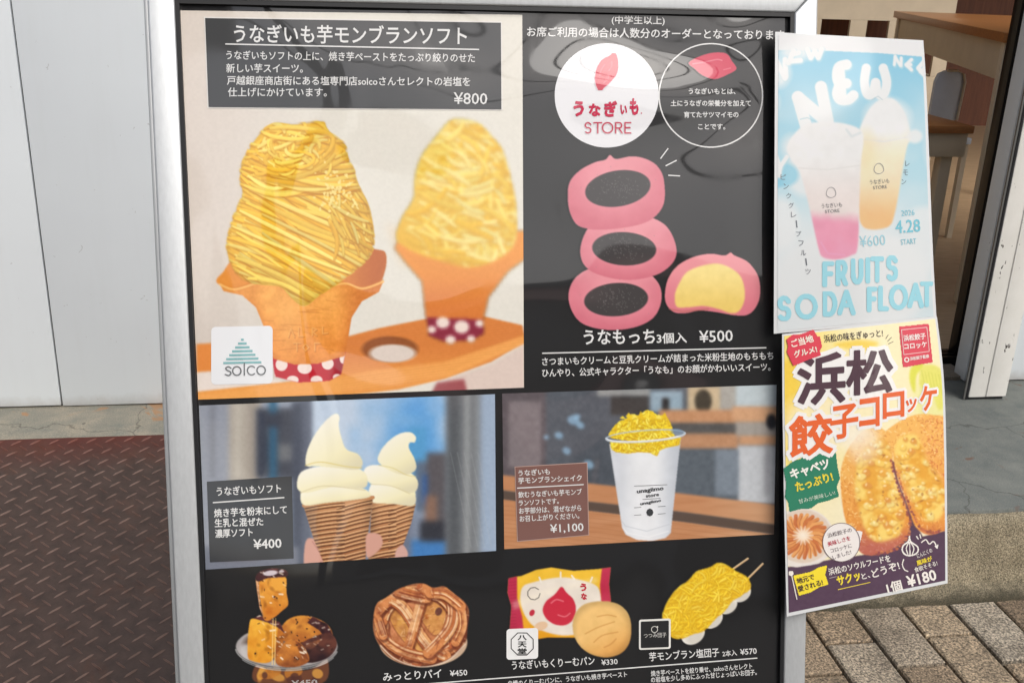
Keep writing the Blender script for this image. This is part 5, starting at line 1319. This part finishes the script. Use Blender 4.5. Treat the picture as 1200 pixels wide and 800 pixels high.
text('description_text', [('焼き芋ペーストを絞り乗せ、solcoさんセレクト', 763, 791.4, 881.6, 782.4, 7.2), ('の岩塩を少し多めにふった甘じょっぱいお団子。', 763, 798.8, 887, 789.6, 7.2)], WHT, L(1), poster, 0.014)
# ------------------------------------------------------------------ two laminated posters hanging over the right-hand rail
FW, FR = 0.5, 0.11
def poster_quad_mesh(name, quad_pts_fn, wf, thick, mat, parent, n=24, k=30):
    """laminate pouch: a thin sheet with real thickness following a gentle curl"""
    s_ = np.linspace(0, 1, n); t_ = np.linspace(0, 1, k)
    co, fs = [], []
    for side in (0, 1):
        for t in t_:
            for s in s_:
                x, y = quad_pts_fn(s, t)
                co.append(on_sign(np.array(x), np.array(y), wf(np.array(x), np.array(y)) - side * thick))
    m = n * k
    for j in range(k - 1):
        for i in range(n - 1):
            a = j * n + i
            fs.append((a, a + n, a + n + 1, a + 1)); fs.append((m + a, m + a + 1, m + a + n + 1, m + a + n))
    for i in range(n - 1):
        fs.append((i, i + 1, m + i + 1, m + i)); a = (k - 1) * n + i; fs.append((a, m + a, m + a + 1, a + 1))
    for j in range(k - 1):
        a = j * n; fs.append((a, m + a, m + a + n, a + n)); a = j * n + n - 1; fs.append((a, a + n, m + a + n, m + a))
    return mesh_np(name, co, fs, mat, parent, smooth=False)
def edge_fn(left, right):
    """left/right: (x, y) points from top to bottom; returns (s, t) -> photo point"""
    lx = np.array(left, float); rx = np.array(right, float)
    def along(P, t):
        d = np.concatenate([[0], np.cumsum(np.hypot(*np.diff(P, axis=0).T))]); d /= d[-1]
        return np.interp(t, d, P[:, 0]), np.interp(t, d, P[:, 1])
    def fn(s, t):
        a = along(lx, t); b = along(rx, t)
        return a[0] + (b[0] - a[0]) * s, a[1] + (b[1] - a[1]) * s
    return fn
def strip_print(name, cv, fn, wf, mat, parent, step, s0=0.0, s1=1.0, t0=0.0, t1=1.0, W=190, H=340):
    nu, nv = int(W / step), int(H / step)
    S_, T_ = np.meshgrid(np.linspace(s0, s1, nu), np.linspace(t0, t1, nv))
    px, py = fn(S_, T_)
    return _grid_obj(name, px, py, None, cv.sample(px, py)[..., :3], wf, mat, parent)
LAM = print_mat('laminate_border', (222, 224, 224), 0.5, 0.12)
PS = print_mat('laminated_print', None, 0.5, 0.14)
SK = (150, 212, 226)

def soda_poster():
    wf0 = lambda x, y: 0.0165 - 0.018 * np.clip((x - 1000) / 100, 0, 2) ** 2 + 0.003 * np.sin((y - 40) / 110.0)
    wl = lambda k: (lambda x, y: wf0(x, y) + 0.0004 * k)
    fn = edge_fn([(908.5, 38), (907.6, 200), (906.8, 391)], crom([(1082, 47.5), (1085.5, 100), (1089.5, 200), (1093.5, 300), (1097.5, 373)], 6, False))
    root = thing('soda_poster', 'laminated pale blue FRUITS SODA FLOAT poster hanging over the right rail, above the yellow poster', 'poster', on_sign(np.array(1000.), np.array(380.), 0.016))
    poster_quad_mesh('laminate_sheet', fn, wf0, 0.0009, LAM, root)
    cv = Cv(900, 30, 1106, 398, (236, 237, 237), 2.2)
    X, Y = cv.X, cv.Y
    sky_ = mixc((128, 200, 228), (178, 221, 234), ss(70, 210, Y)); sky_ = sky_ * (1 - ss(190, 300, Y)[..., None]) + np.array((232, 236, 236.)) * ss(190, 300, Y)[..., None]
    top = cv.mpoly([(904, 59), (960, 59.5), (1030, 62.5), (1090, 67.5), (1106, 398), (900, 398)], .6)
    cv.C = cv.C * (1 - top[..., None]) + sky_ * top[..., None]
    n = vnoise(X, Y, 70, 5, 3)
    cl = np.clip((n - .46) * 3.5, 0, 1) * ss(60, 170, Y) * top; cv.C = cv.C * (1 - .65 * cl[..., None]) + np.array((226, 236, 238.)) * .65 * cl[..., None]
    cv.C = cv.C * (1 - .35 * (ss(1040, 1100, X) * ss(120, 230, Y) * top)[..., None]) + np.array((176, 218, 230.)) * (.35 * (ss(1040, 1100, X) * ss(120, 230, Y) * top))[..., None]
    cw = (234, 238, 238)
    for x, y, a, b, o in ((912, 86, 14, 16, .9), (932, 62, 20, 9, .9), (905, 120, 8, 10, .8), (1098, 175, 14, 26, .6), (950, 205, 30, 26, .85), (906, 215, 14, 14, .0), (1085, 262, 26, 20, .8), (1070, 300, 40, 22, .8), (916, 262, 20, 30, .85), (1000, 330, 90, 60, .9), (928, 172, 12, 14, .7)):
        cv.ell(x, y, a, b, cw, 0, 9, o)
    cv.ell(918, 205, 18, 14, (134, 206, 230), 0, 5, .8); cv.ell(905, 212, 12, 10, (128, 204, 230), 0, 4, .8)
    bw = (240, 242, 241)
    def bub(strokes, w, col=bw):
        for st in strokes: cv.line(np.array(st) + [.8, 1.2], w + 1.2, (190, 222, 232), 2.5, .6)
        for st in strokes: cv.line(st, w, col, 1.2, .97)
    bub([[(935, 114), (944, 146)], [(935, 114), (966, 140)], [(962, 102), (970, 142)]], 14)
    bub([crom([(992, 76), (983, 79), (981, 90), (984, 98), (992, 98)], 5, False), crom([(984, 99), (981, 110), (985, 117), (994, 117), (1000, 112)], 5, False), [(984, 84), (986, 112)]], 12)
    bub([crom([(1015, 80), (1013, 96), (1016, 110), (1022, 110), (1026, 97)], 5, False), crom([(1026, 97), (1029, 110), (1036, 110), (1039, 96), (1035, 80)], 5, False)], 10.5)
    bub([[(908, 68), (910, 94)], [(910, 72), (920, 92)], [(920, 70), (921, 90)]], 6); bub([[(930, 60), (924, 74)], [(928, 64), (936, 62)], [(927, 72), (938, 71)]], 6); bub([[(946, 58), (950, 68), (955, 60), (959, 68), (963, 58)]], 6)
    bub([[(1049, 66), (1048, 76)], [(1049, 67), (1055, 77)], [(1056, 68), (1056, 77)]], 3.4); bub([[(1068, 70), (1062, 76), (1068, 82)], [(1062, 76), (1067, 76)]], 4); bub([[(1083, 72), (1076, 80), (1083, 88)], [(1079, 84), (1085, 80), (1088, 92)]], 5)
    bub([[(909, 182), (914, 196)], [(922, 184), (914, 196)], [(914, 196), (913, 206)]], 5)
    # cups
    rc = crom([(1006, 165), (1010, 144), (1022, 124), (1036, 115), (1050, 118), (1062, 136), (1068, 160), (1066, 166), (1062, 176), (1054, 222), (1048, 252), (1042, 265), (1024, 269), (1010, 264), (1006, 240)], 5)
    cv.poly(rc, lambda X, Y: mixc(mixc((240, 242, 240), (246, 232, 196), ss(140, 190, Y)), (246, 190, 122), ss(195, 262, Y)), 1.6)
    cv.ell(1040, 138, 26, 22, (242, 243, 242), 0, 12, .85); cv.line([(1008, 163), (1036, 166), (1068, 160)], 2, (232, 232, 228), 1.5, .8); cv.ell(1072, 160, 9, 8, (238, 240, 238), 0, 4, .9)
    cv.ell(1016, 182, 10, 24, (248, 228, 176), 0, 12, .6)
    cv.grain(7, 14, 2, 4, cv.mpoly(rc, 1.5))
    lc = crom([(922, 172), (930, 158), (944, 146), (966, 143), (990, 145), (1008, 152), (1012, 164), (1009, 190), (1007, 240), (1005, 290), (998, 299), (980, 304), (964, 301), (959, 290), (950, 250), (940, 210), (934, 196), (926, 186)], 5)
    cv.poly(lc, lambda X, Y: mixc(mixc((241, 241, 239), (236, 224, 218), ss(180, 240, Y)), (240, 150, 178), ss(248, 266, Y + (X - 975) * -.05 + 5 * vnoise(X, Y, 14, 3, 3))), 1.5)
    lm = cv.mpoly(lc, 1.2); cv.grain(8, 14, 12, 4, lm)
    cv.mul(lm * ss(268, 300, Y), 1.04); cv.line([(936, 197), (970, 199), (1007, 194)], 1.6, (226, 224, 220), 1.5, .8); cv.line([(962, 284), (970, 297), (990, 299)], 2, (240, 166, 202), 1.5, .7)
    cv.line([(938, 140), (946, 138), (956, 143)], 1, (150, 200, 214), .9, .7); cv.line([(1022, 117), (1029, 113), (1034, 117)], 1, (160, 190, 200), .9, .6)
    cv.line([(992, 152), (998, 160), (1008, 156)], 3, (214, 224, 226), 2, .7)
    cv.C = np.clip(cv.C * .86 + 20, 0, 228)
    pic = strip_print('drink_picture', cv, fn, wl(1), PS, root, 0.8, 0.022, 0.982, 0.008, 0.992)
    T = lambda *a, **k: text(*a, mat=ink(a[2], .5, .14), **k)
    wf2 = wl(2)
    def sink(c): return ink(c, .5, .14)
    grey = (120, 118, 120)
    for cx_, cy_, s in ((974, 228, 1.0), (1030, 200, .95)):
        text('cup_lettering', [('うなぎいも', cx_ - 11 * s, cy_ + 16, cx_ + 13 * s, cy_ + 14, 6.2), ('STORE', cx_ - 7 * s, cy_ + 22, cx_ + 10 * s, cy_ + 20.6, 5.6)], grey, wf2, pic, 0.0, mat=sink(grey))
        P = [(cx_ + 5.6 * math.cos(a) * (1 + .5 * max(0, -math.sin(a)) ** 6 * 0), cy_ - 1 + (4.6 if math.sin(a) > 0 else 7.5) * math.sin(a)) for a in np.linspace(0, 2 * math.pi, 24, endpoint=False)]
        outline('sweet_potato_mark', P, 0.7, (150, 146, 146), wf2, pic)
    vs = 'ピンクグレープフルーツ'; items = []
    for i, ch in enumerate(vs):
        t = i / (len(vs) - 1); x, y = 918 + 29 * t ** .95, 207 + 111 * t
        if ch == 'ー': items.append((ch, x - .6, y - 4.2, x + .8, y + 4.2, 0, 1))
        else: items.append((ch, x - 3.1, y - 3.4, x + 3.1, y + 3.4, .06, 0))
    glyph_boxes('flavour_lettering', [it[:6] for it in items if not it[6]], (104, 110, 118), wf2, pic, 0.0, 0.5)
    for it in items:
        if it[6]: flat('flavour_lettering', [(it[0 + 1], it[2]), (it[3], it[2]), (it[3] + 1, it[4]), (it[1] + 1, it[4])], (104, 110, 118), wf2, pic)
    glyph_boxes('flavour_lettering', [('レ', 1061, 188.5, 1066, 195, 0), ('モ', 1058.5, 199, 1064, 205.5, 0), ('ン', 1056.5, 210, 1062, 216, 0)], (112, 118, 124), wf2, pic, 0.0, 0.5)
    TL = (122, 196, 212)
    text('start_text', [('START', 1056, 287, 1074, 285.6, 9.4)], TL, wf2, pic, 0.0, mat=sink(TL))
    text('date_text', [('2026', 1056.5, 253.2, 1072, 252, 9.6)], TL, wf2, pic, 0.0, mat=sink(TL))
    text('date_text', [('4.28', 1049.6, 273.2, 1079, 271.2, 21)], TL, wf2, pic, 0.015, mat=sink(TL))
    text('price_text', [('¥600', 1008, 289.6, 1038, 287, 18)], (158, 208, 220), wf2, pic, -0.01, mat=sink((158, 208, 220)))
    sl = -0.1
    row = lambda y0, x0: (lambda x: y0 + (x - x0) * sl)
    TC = (156, 214, 226)
    f = row(337.5, 963); s = row(377, 911)
    thin_word('title_lettering', [(c, x, f(x) - 3.2, w) for c, x, w in (('F', 966, 9), ('R', 981.5, 9.5), ('U', 999.5, 10), ('I', 1013, 8), ('T', 1022.5, 11), ('S', 1040, 10.5))], 25, 5.2, TC, wf2, pic, None, 4, 0.6, PS)
    thin_word('title_lettering', [(c, x, s(x) - 3.2, w) for c, x, w in (('S', 912.5, 13), ('O', 934.5, 21), ('D', 966, 13), ('A', 984, 16), ('F', 1018, 7.5), ('L', 1031.5, 7.5), ('O', 1044.5, 17), ('A', 1066, 14), ('T', 1081, 10))], 24.5, 5.2, TC, wf2, pic, None, 4, 0.6, PS)
soda_poster()

def croquette_poster():
    wf0 = lambda x, y: 0.0205 - 0.018 * np.clip((x - 1000) / 100, 0, 2) ** 2 + 0.004 * ss(430, 690, y) + 0.0025 * np.sin((y - 380) / 70.0)
    wl = lambda k: (lambda x, y: wf0(x, y) + 0.0004 * k)
    fn = edge_fn([(916.5, 391.5), (917, 480), (919, 600), (922, 722)], crom([(1098, 371), (1104, 420), (1107.5, 470), (1109.5, 560), (1110.5, 683)], 6, False))
    root = thing('croquette_poster', 'laminated yellow Hamamatsu gyoza croquette poster hanging over the right rail, below the pale blue poster', 'poster', on_sign(np.array(1010.), np.array(700.), 0.02))
    poster_quad_mesh('laminate_sheet', fn, wf0, 0.0009, LAM, root)
    cv = Cv(908, 362, 1120, 732, (250, 232, 150), 2.2); X, Y = cv.X, cv.Y; r = random.Random(6)
    cv.C = mixc((250, 226, 120), (250, 238, 190), ss(930, 1020, X)); cv.C = cv.C * (1 - .8 * ss(520, 600, Y)[..., None]) + np.array((248, 238, 204.)) * .8 * ss(520, 600, Y)[..., None]
    cv.poly([(908, 424), (934, 418), (940, 470), (924, 500), (908, 520)], (244, 204, 60), 5, .9); cv.poly(crom([(976, 404), (1005, 398), (1030, 402), (1010, 410)]), (246, 208, 70), 3, .9); cv.ell(1096, 470, 26, 30, (236, 232, 150), 0, 12, .8)
    cv.poly(crom([(1066, 446), (1068, 430), (1080, 424), (1082, 430), (1074, 440), (1072, 460)]), (222, 222, 66), 2, .9); cv.poly(crom([(1080, 430), (1096, 428), (1106, 440), (1108, 470), (1100, 480), (1092, 460), (1078, 452)]), (230, 226, 96), 2, .85)
    for k in range(6): cv.line([(1080 + k * 4, 434 + k), (1084 + k * 4, 452 + k * 2)], 1, (206, 206, 80), 1, .5)
    cv.ell(920, 516, 10, 12, (246, 214, 90), 0, 4, .8); cv.ell(955, 500, 40, 40, (250, 240, 216), 0, 18, .6)
    # croquette halves
    L_ = crom([(985, 560), (988, 540), (996, 522), (1010, 506), (1028, 500), (1044, 512), (1046, 532), (1047, 556), (1056, 578), (1065, 604), (1065, 622), (1056, 636), (1038, 646), (1022, 650), (1008, 646), (996, 624), (988, 596)], 6)
    R_ = crom([(1034, 512), (1050, 496), (1072, 486), (1094, 486), (1114, 494), (1120, 540), (1120, 612), (1104, 622), (1088, 626), (1074, 618), (1066, 600), (1058, 574), (1048, 550), (1046, 530)], 6)
    dark = (82, 58, 78)
    cv.poly([(908, 666), (930, 663), (975, 655), (1010, 650), (1040, 642), (1066, 632), (1090, 626), (1120, 618), (1120, 740), (908, 740)], dark, .8)
    cv.poly([(1058, 590), (1070, 606), (1082, 630), (1060, 640), (1056, 636)], dark, 1.2)
    def crumbs(mask, box, n, pal, ln=3.4):
        for k in range(n):
            x, y = r.uniform(box[0], box[2]), r.uniform(box[1], box[3]); a = r.uniform(0, 3.1); q = r.uniform(.4, 1) * ln
            cv.line([(x, y), (x + q * math.cos(a), y + q * math.sin(a))], r.uniform(.6, 1.5), pal[k % len(pal)], .8, .75, mask)
    for Q, sd in ((R_, 31), (L_, 33)):
        m = cv.mpoly(Q, 1.0)
        cv.put(m, lambda X, Y: mixc((246, 184, 92), (232, 144, 56), np.clip((Y - 520) / 120 + (vnoise(X, Y, 18, sd, 3) - .5) * .8, 0, 1)))
        crumbs(m, (Q[:, 0].min(), Q[:, 1].min(), Q[:, 0].max(), Q[:, 1].max()), 900, [(252, 206, 122), (214, 122, 48), (246, 180, 88), (226, 138, 58), (255, 222, 150)])
        rim_ = m * np.clip(ss(.5, .2, gblur(m, 6)) * 1.4, 0, 1); cv.C = cv.C * (1 - .4 * rim_[..., None]) + np.array((206, 104, 50.)) * .4 * rim_[..., None]
        low = m * ss(608, 642, Y + (vnoise(X, Y, 8, 4, 2) - .5) * 10); cv.C = cv.C * (1 - .6 * low[..., None]) + np.array((164, 70, 96.)) * .6 * low[..., None]
    crust = cv.mpoly(R_, 1.2) * ss(1072, 1090, X - (Y - 500) * .14) * ss(590, 545, Y)
    crumbs(crust, (1060, 486, 1114, 590), 700, [(238, 150, 76), (250, 190, 112), (210, 104, 50), (246, 170, 96)], 4)
    Li = crom([(1003, 552), (1010, 532), (1022, 516), (1036, 514), (1043, 528), (1044, 548), (1052, 574), (1059, 600), (1058, 618), (1047, 630), (1028, 634), (1015, 622), (1007, 598), (1002, 572)], 6)
    Ri = crom([(1048, 524), (1060, 510), (1076, 512), (1086, 540), (1103, 562), (1108, 588), (1102, 606), (1088, 611), (1076, 600), (1066, 578), (1055, 552)], 6)
    for Q, sd in ((Li, 5), (Ri, 6)):
        m = cv.mpoly(Q, 3.0); n_ = vnoise(X, Y, 11, sd, 4)
        cv.put(m, lambda X, Y: mixc((252, 216, 112), (236, 168, 56), ss(.3, .72, vnoise(X, Y, 13, sd, 3))))
        x0, y0 = Q.min(0); x1, y1 = Q.max(0)
        for k in range(95):
            x, y = r.uniform(x0, x1), r.uniform(y0, y1); s = r.uniform(2.5, 6.5); a0 = r.uniform(0, 6)
            q = np.array([(x + s * math.cos(a + a0) * r.uniform(.6, 1.2), y + s * math.sin(a + a0) * r.uniform(.5, 1)) for a in (0, 1.2, 2.2, 3.4, 4.6, 5.4)])
            c1 = np.array([(252, 214, 104), (250, 202, 84), (255, 228, 136), (238, 172, 66), (246, 226, 140), (228, 154, 66)][k % 6])
            cv.poly(q + [.8, 1.5], (200, 124, 40), 1.6, .5, True, m); cv.poly(q, c1, 1.2, .85, True, m); cv.ell(x - s * .25, y - s * .3, s * .35, s * .22, (255, 240, 184), a0, 1.4, .7, m)
        for k in range(26): cv.ell(r.uniform(x0, x1), r.uniform(y0, y1), r.uniform(.8, 2.6), r.uniform(.7, 1.5), (164, 98, 48), r.random() * 3, 1, .55, m)
    for P in ([(1045, 538), (1050, 562), (1060, 590), (1066, 614), (1060, 634), (1044, 645), (1026, 649)], [(1050, 552), (1061, 582), (1071, 606), (1084, 622), (1100, 622)]):
        for x, y in crom(P, 12, False): cv.ell(x + r.uniform(-1.4, 1.4), y + r.uniform(-1.2, 1.2), r.uniform(.9, 2.2), r.uniform(.9, 2.0), [(150, 78, 62), (196, 104, 66), (132, 60, 78), (222, 140, 84)][r.randrange(4)], 0, 1, .8)
    cv.line(crom([(1046, 540), (1052, 564), (1062, 590), (1067, 606)], 8, False), [1.0] + [2.2] * 23 + [3.0], (112, 62, 66), 1.4, .8)
    cv.ell(1012, 520, 20, 22, (252, 240, 216), .4, 14, .55); cv.ell(1000, 506, 22, 16, (250, 240, 222), 0, 14, .6)
    # gyoza plate
    cv.ell(940, 630, 38, 35, (236, 226, 216), 0, 1.5); cv.ell(941, 628, 34, 31, (226, 206, 186), 0, 2)
    for k in range(26):
        a = k / 26 * 6.283; P = [(941 + 7 * math.cos(a), 627 + 6 * math.sin(a)), (941 + 18 * math.cos(a + .12), 627 + 16 * math.sin(a + .12)), (941 + 28 * math.cos(a + .3), 628 + 25 * math.sin(a + .3))]
        cv.line(P, [4, 6, 4.5], [(222, 140, 74), (236, 164, 92), (206, 112, 58)][k % 3], 1.2, .95); cv.line(np.array(P) + [.5, 1.5], 1, (166, 78, 40), 1, .6)
    cv.ell(941, 627, 9, 8, (250, 226, 196), 0, 6, .9)
    for k in range(14): a = k / 14 * 6.28; cv.line([(941, 627), (941 + 12 * math.cos(a), 627 + 11 * math.sin(a))], 1.2, (252, 236, 214), 1, .7)
    cv.poly([(908, 664), (930, 665), (960, 660), (975, 655), (1000, 650), (1000, 672), (908, 690)], dark, .7); cv.line([(906, 650), (920, 662), (950, 661), (972, 650)], 1.6, (236, 228, 222), 1, .9)
    cv.C = np.clip(cv.C, 0, 255); cv.grain(4, 3, 5)
    cv.C = cv.C * .95 + 12
    pic = strip_print('food_picture', cv, fn, wl(1), PS, root, 0.8, 0.014, 0.986, 0.007, 0.988, 192, 345)
    def gb(name, items, col, lay, parent, bold, grow=0.0): return glyph_boxes(name, items, col, wl(lay), parent, bold, .5, grow)
    def tx(name, lines, col, lay, parent, bold=0.02): return text(name, lines, col, wl(lay), parent, bold, mat=ink(col, .5, .14))
    def fl(name, pts, col, lay, parent):
        P = np.array(pts, float); c_ = Cv(P[:, 0].min() - 2, P[:, 1].min() - 2, P[:, 0].max() + 3, P[:, 1].max() + 3, col, 4, 0.0)
        c_.poly(P, col, .5)
        return cut_print(name, c_, wl(lay), PS, parent, 0.7, None, 0.5)
    # headline with white halo
    t1 = [('浜', 934, 411, 991, 476, -.07), ('松', 991, 407.5, 1047, 464, -.06)]
    t2 = [('餃', 924.5, 482, 976.5, 537, -.12), ('子', 973, 471, 1006, 516, -.16), ('コ', 1007, 464, 1031, 502, -.14), ('ロ', 1034.5, 457.5, 1060, 491, -.13), ('ッ', 1061.5, 466, 1074.5, 483.5, -.14), ('ケ', 1078, 450, 1098, 482.5, -.14)]
    gb('headline_halo', t1 + t2, (246, 244, 240), 2, pic, 0.03, 0.09)
    gb('headline_lettering', t1, (86, 62, 72), 3, pic, 0.03); gb('headline_lettering', t2, (236, 108, 56), 3, pic, 0.028)
    tx('slogan_text', [('浜松の味をぎゅっと!', 966, 400.6, 1035, 393.6, 9.8)], (64, 50, 54), 2, pic, 0.012)
    for p in ((1038, 397, 1041, 392), (1040, 400, 1045, 395), (1041, 403, 1047, 400)):
        d = np.array(p, float); rr = rule('sparkle_mark', *p, .7, (90, 76, 70), wl(2), pic)
    bd = fl('red_badge', [(922, 398), (930, 392), (939, 392), (953, 386.5), (958, 395), (960.5, 394), (963, 406), (960, 411), (962, 416), (948, 420.5), (940, 424), (930, 428), (926, 420), (922.5, 412), (924, 405)], (222, 66, 84), 4, pic)
    tx('badge_lettering', [('ご当地', 928, 406.6, 954, 399.4, 9.4), ('グルメ!', 931, 418.6, 958, 411.8, 8.6)], (250, 240, 224), 5, bd, 0.03)
    b2 = fl('red_label', [(1054, 383), (1088, 379.6), (1092.6, 424), (1058.5, 430)], (222, 76, 92), 2, pic)
    P = np.array([(1056.4, 386.4), (1086.2, 383.4), (1089, 411.6), (1059.2, 415.4)])
    for i in range(4): rule('label_rule', *P[i], *P[(i + 1) % 4], .7, (246, 216, 214), wl(3), b2)
    tx('label_lettering', [('浜松餃子', 1059, 399.2, 1085, 396.2, 7.6), ('コロッケ', 1059.8, 408.8, 1086.6, 405.8, 7.6), ('浜松餃子監修', 1066.5, 422.0, 1089, 418.6, 4.4)], (250, 238, 232), 3, b2, 0.03)
    outline('label_dot', ringpts(1062.6, 421.4, 2.4, 16), 1.3, (250, 238, 232), wl(3), b2)
    gbd = fl('green_badge', [(918.6, 549), (924, 545), (930, 540), (938, 538), (946, 532), (958, 533), (966, 529), (979, 528), (981, 546), (984, 560), (980, 570), (983, 581), (970, 586), (958, 589), (950, 595), (936, 596), (925.6, 599), (924, 588), (920.4, 582), (922, 566)], (52, 132, 102), 2, pic)
    tx('badge_lettering', [('キャベツ', 927.5, 560.6, 973, 547.0, 13.4)], (246, 246, 236), 3, gbd, 0.04)
    tx('badge_lettering', [('たっぷり!', 933.5, 575.2, 977, 562, 12.4)], (240, 220, 70), 3, gbd, 0.035)
    tx('badge_lettering', [('甘みが美味しい!', 936.4, 589.6, 979, 579.0, 5.8)], (220, 232, 214), 3, gbd, 0.0)
    bub = fl('speech_bubble', list(map(tuple, ringpts(986, 635, 21.6, 40, 22.4)[:37])) + [(1010.5, 622.5)], (244, 238, 232), 2, pic)
    outline('bubble_outline', ringpts(986, 635, 21.8, 40, 22.6), .6, (110, 84, 90), wl(3), pic)
    tx('bubble_text', [('浜松餃子の', 970.4, 629.6, 998.6, 622.4, 6.0), ('コロッケに', 974, 647.2, 998.6, 640.6, 5.8), ('しました!', 976.5, 655, 998, 648, 5.8)], (84, 62, 72), 3, bub, 0.0)
    tx('bubble_text', [('美味しさを', 970.6, 639.6, 997, 632.0, 6.0)], (196, 56, 78), 3, bub, 0.01)
    CR = (246, 240, 232); YL = (250, 226, 70)
    tx('tagline_text', [('浜松のソウルフードを', 971.7, 673.2, 1044, 656.8, 9.0), ('と、', 1010.4, 678.4, 1020, 675.6, 8.4), ('どうぞ!', 1023, 676.4, 1055, 665.6, 11.2)], CR, 2, pic, 0.02)
    tx('tagline_text', [('サクッ', 982, 685.2, 1009, 677.8, 12.4)], YL, 2, pic, 0.04)
    rule('tagline_rule', 972, 677, 1044, 660.4, .6, (200, 190, 190), wl(2), pic); rule('tagline_rule', 982, 690.4, 1020, 681.8, .8, YL, wl(2), pic)
    tx('price_text', [('1個', 1040.4, 694.0, 1058, 689.4, 13.4), ('¥180', 1064.4, 687.4, 1098.4, 678.4, 17.6)], CR, 3, pic, 0.026)
    tx('garlic_text', [('にんにくの', 1075.5, 653.4, 1093, 646, 6.0), ('食欲そそる!', 1072.4, 670, 1099, 661.4, 6.2)], CR, 3, pic, 0.01)
    tx('garlic_text', [('風味が', 1075, 662, 1093, 656, 6.4)], YL, 3, pic, 0.025)
    k = Cv(1054, 624, 1108, 680, CR, 4, 0.0)
    gl = crom([(1066, 628), (1067, 634), (1075, 640), (1075.5, 646), (1070, 650), (1062, 650), (1057.5, 645), (1058.5, 639), (1064.5, 634)], 5)
    k.line(np.concatenate([gl, gl[:1]]), 1.0, CR, .5)
    for P in ([(1065, 635), (1062, 642), (1064, 649)], [(1067, 635), (1071, 642), (1069, 649)], [(1066, 635), (1066.5, 650)]): k.line(crom(P, 5, False), .6, CR, .4)
    k.line(crom([(1080, 635), (1085, 632), (1089, 637), (1094, 634), (1098, 641)], 6, False), .7, CR, .4); k.line([(1096, 639.5), (1098.3, 641.8), (1099, 638)], .7, CR, .4)
    k.line(crom([(1059, 655), (1057.5, 661), (1060, 667), (1064, 669)], 6, False), .6, CR, .4); k.line([(1074, 628), (1076, 631)], .6, CR, .4); k.line([(1078, 626), (1079, 630)], .6, CR, .4)
    cut_print('garlic_drawing', k, wl(2), PS, pic, 0.45, None, 0.45)
    fg = fl('yellow_flag', [(930, 674.4), (938, 672.6), (950, 670), (960, 664.6), (969, 662.4), (966.5, 673), (970.6, 684), (960, 687), (950, 693), (936.6, 697)], (250, 226, 60), 2, pic)
    rule('flag_pole', 927.6, 673, 934, 702, 1.2, (244, 236, 226), wl(3), pic); fl('flag_ball', ringpts(927, 671.4, 2.6, 16), (244, 236, 226), 3, pic)
    tx('flag_lettering', [('地元で', 934.6, 683.6, 955, 677.6, 7.6), ('愛される!', 936.2, 692.8, 965, 684.2, 7.6)], (72, 52, 60), 3, fg, 0.02)
croquette_poster()
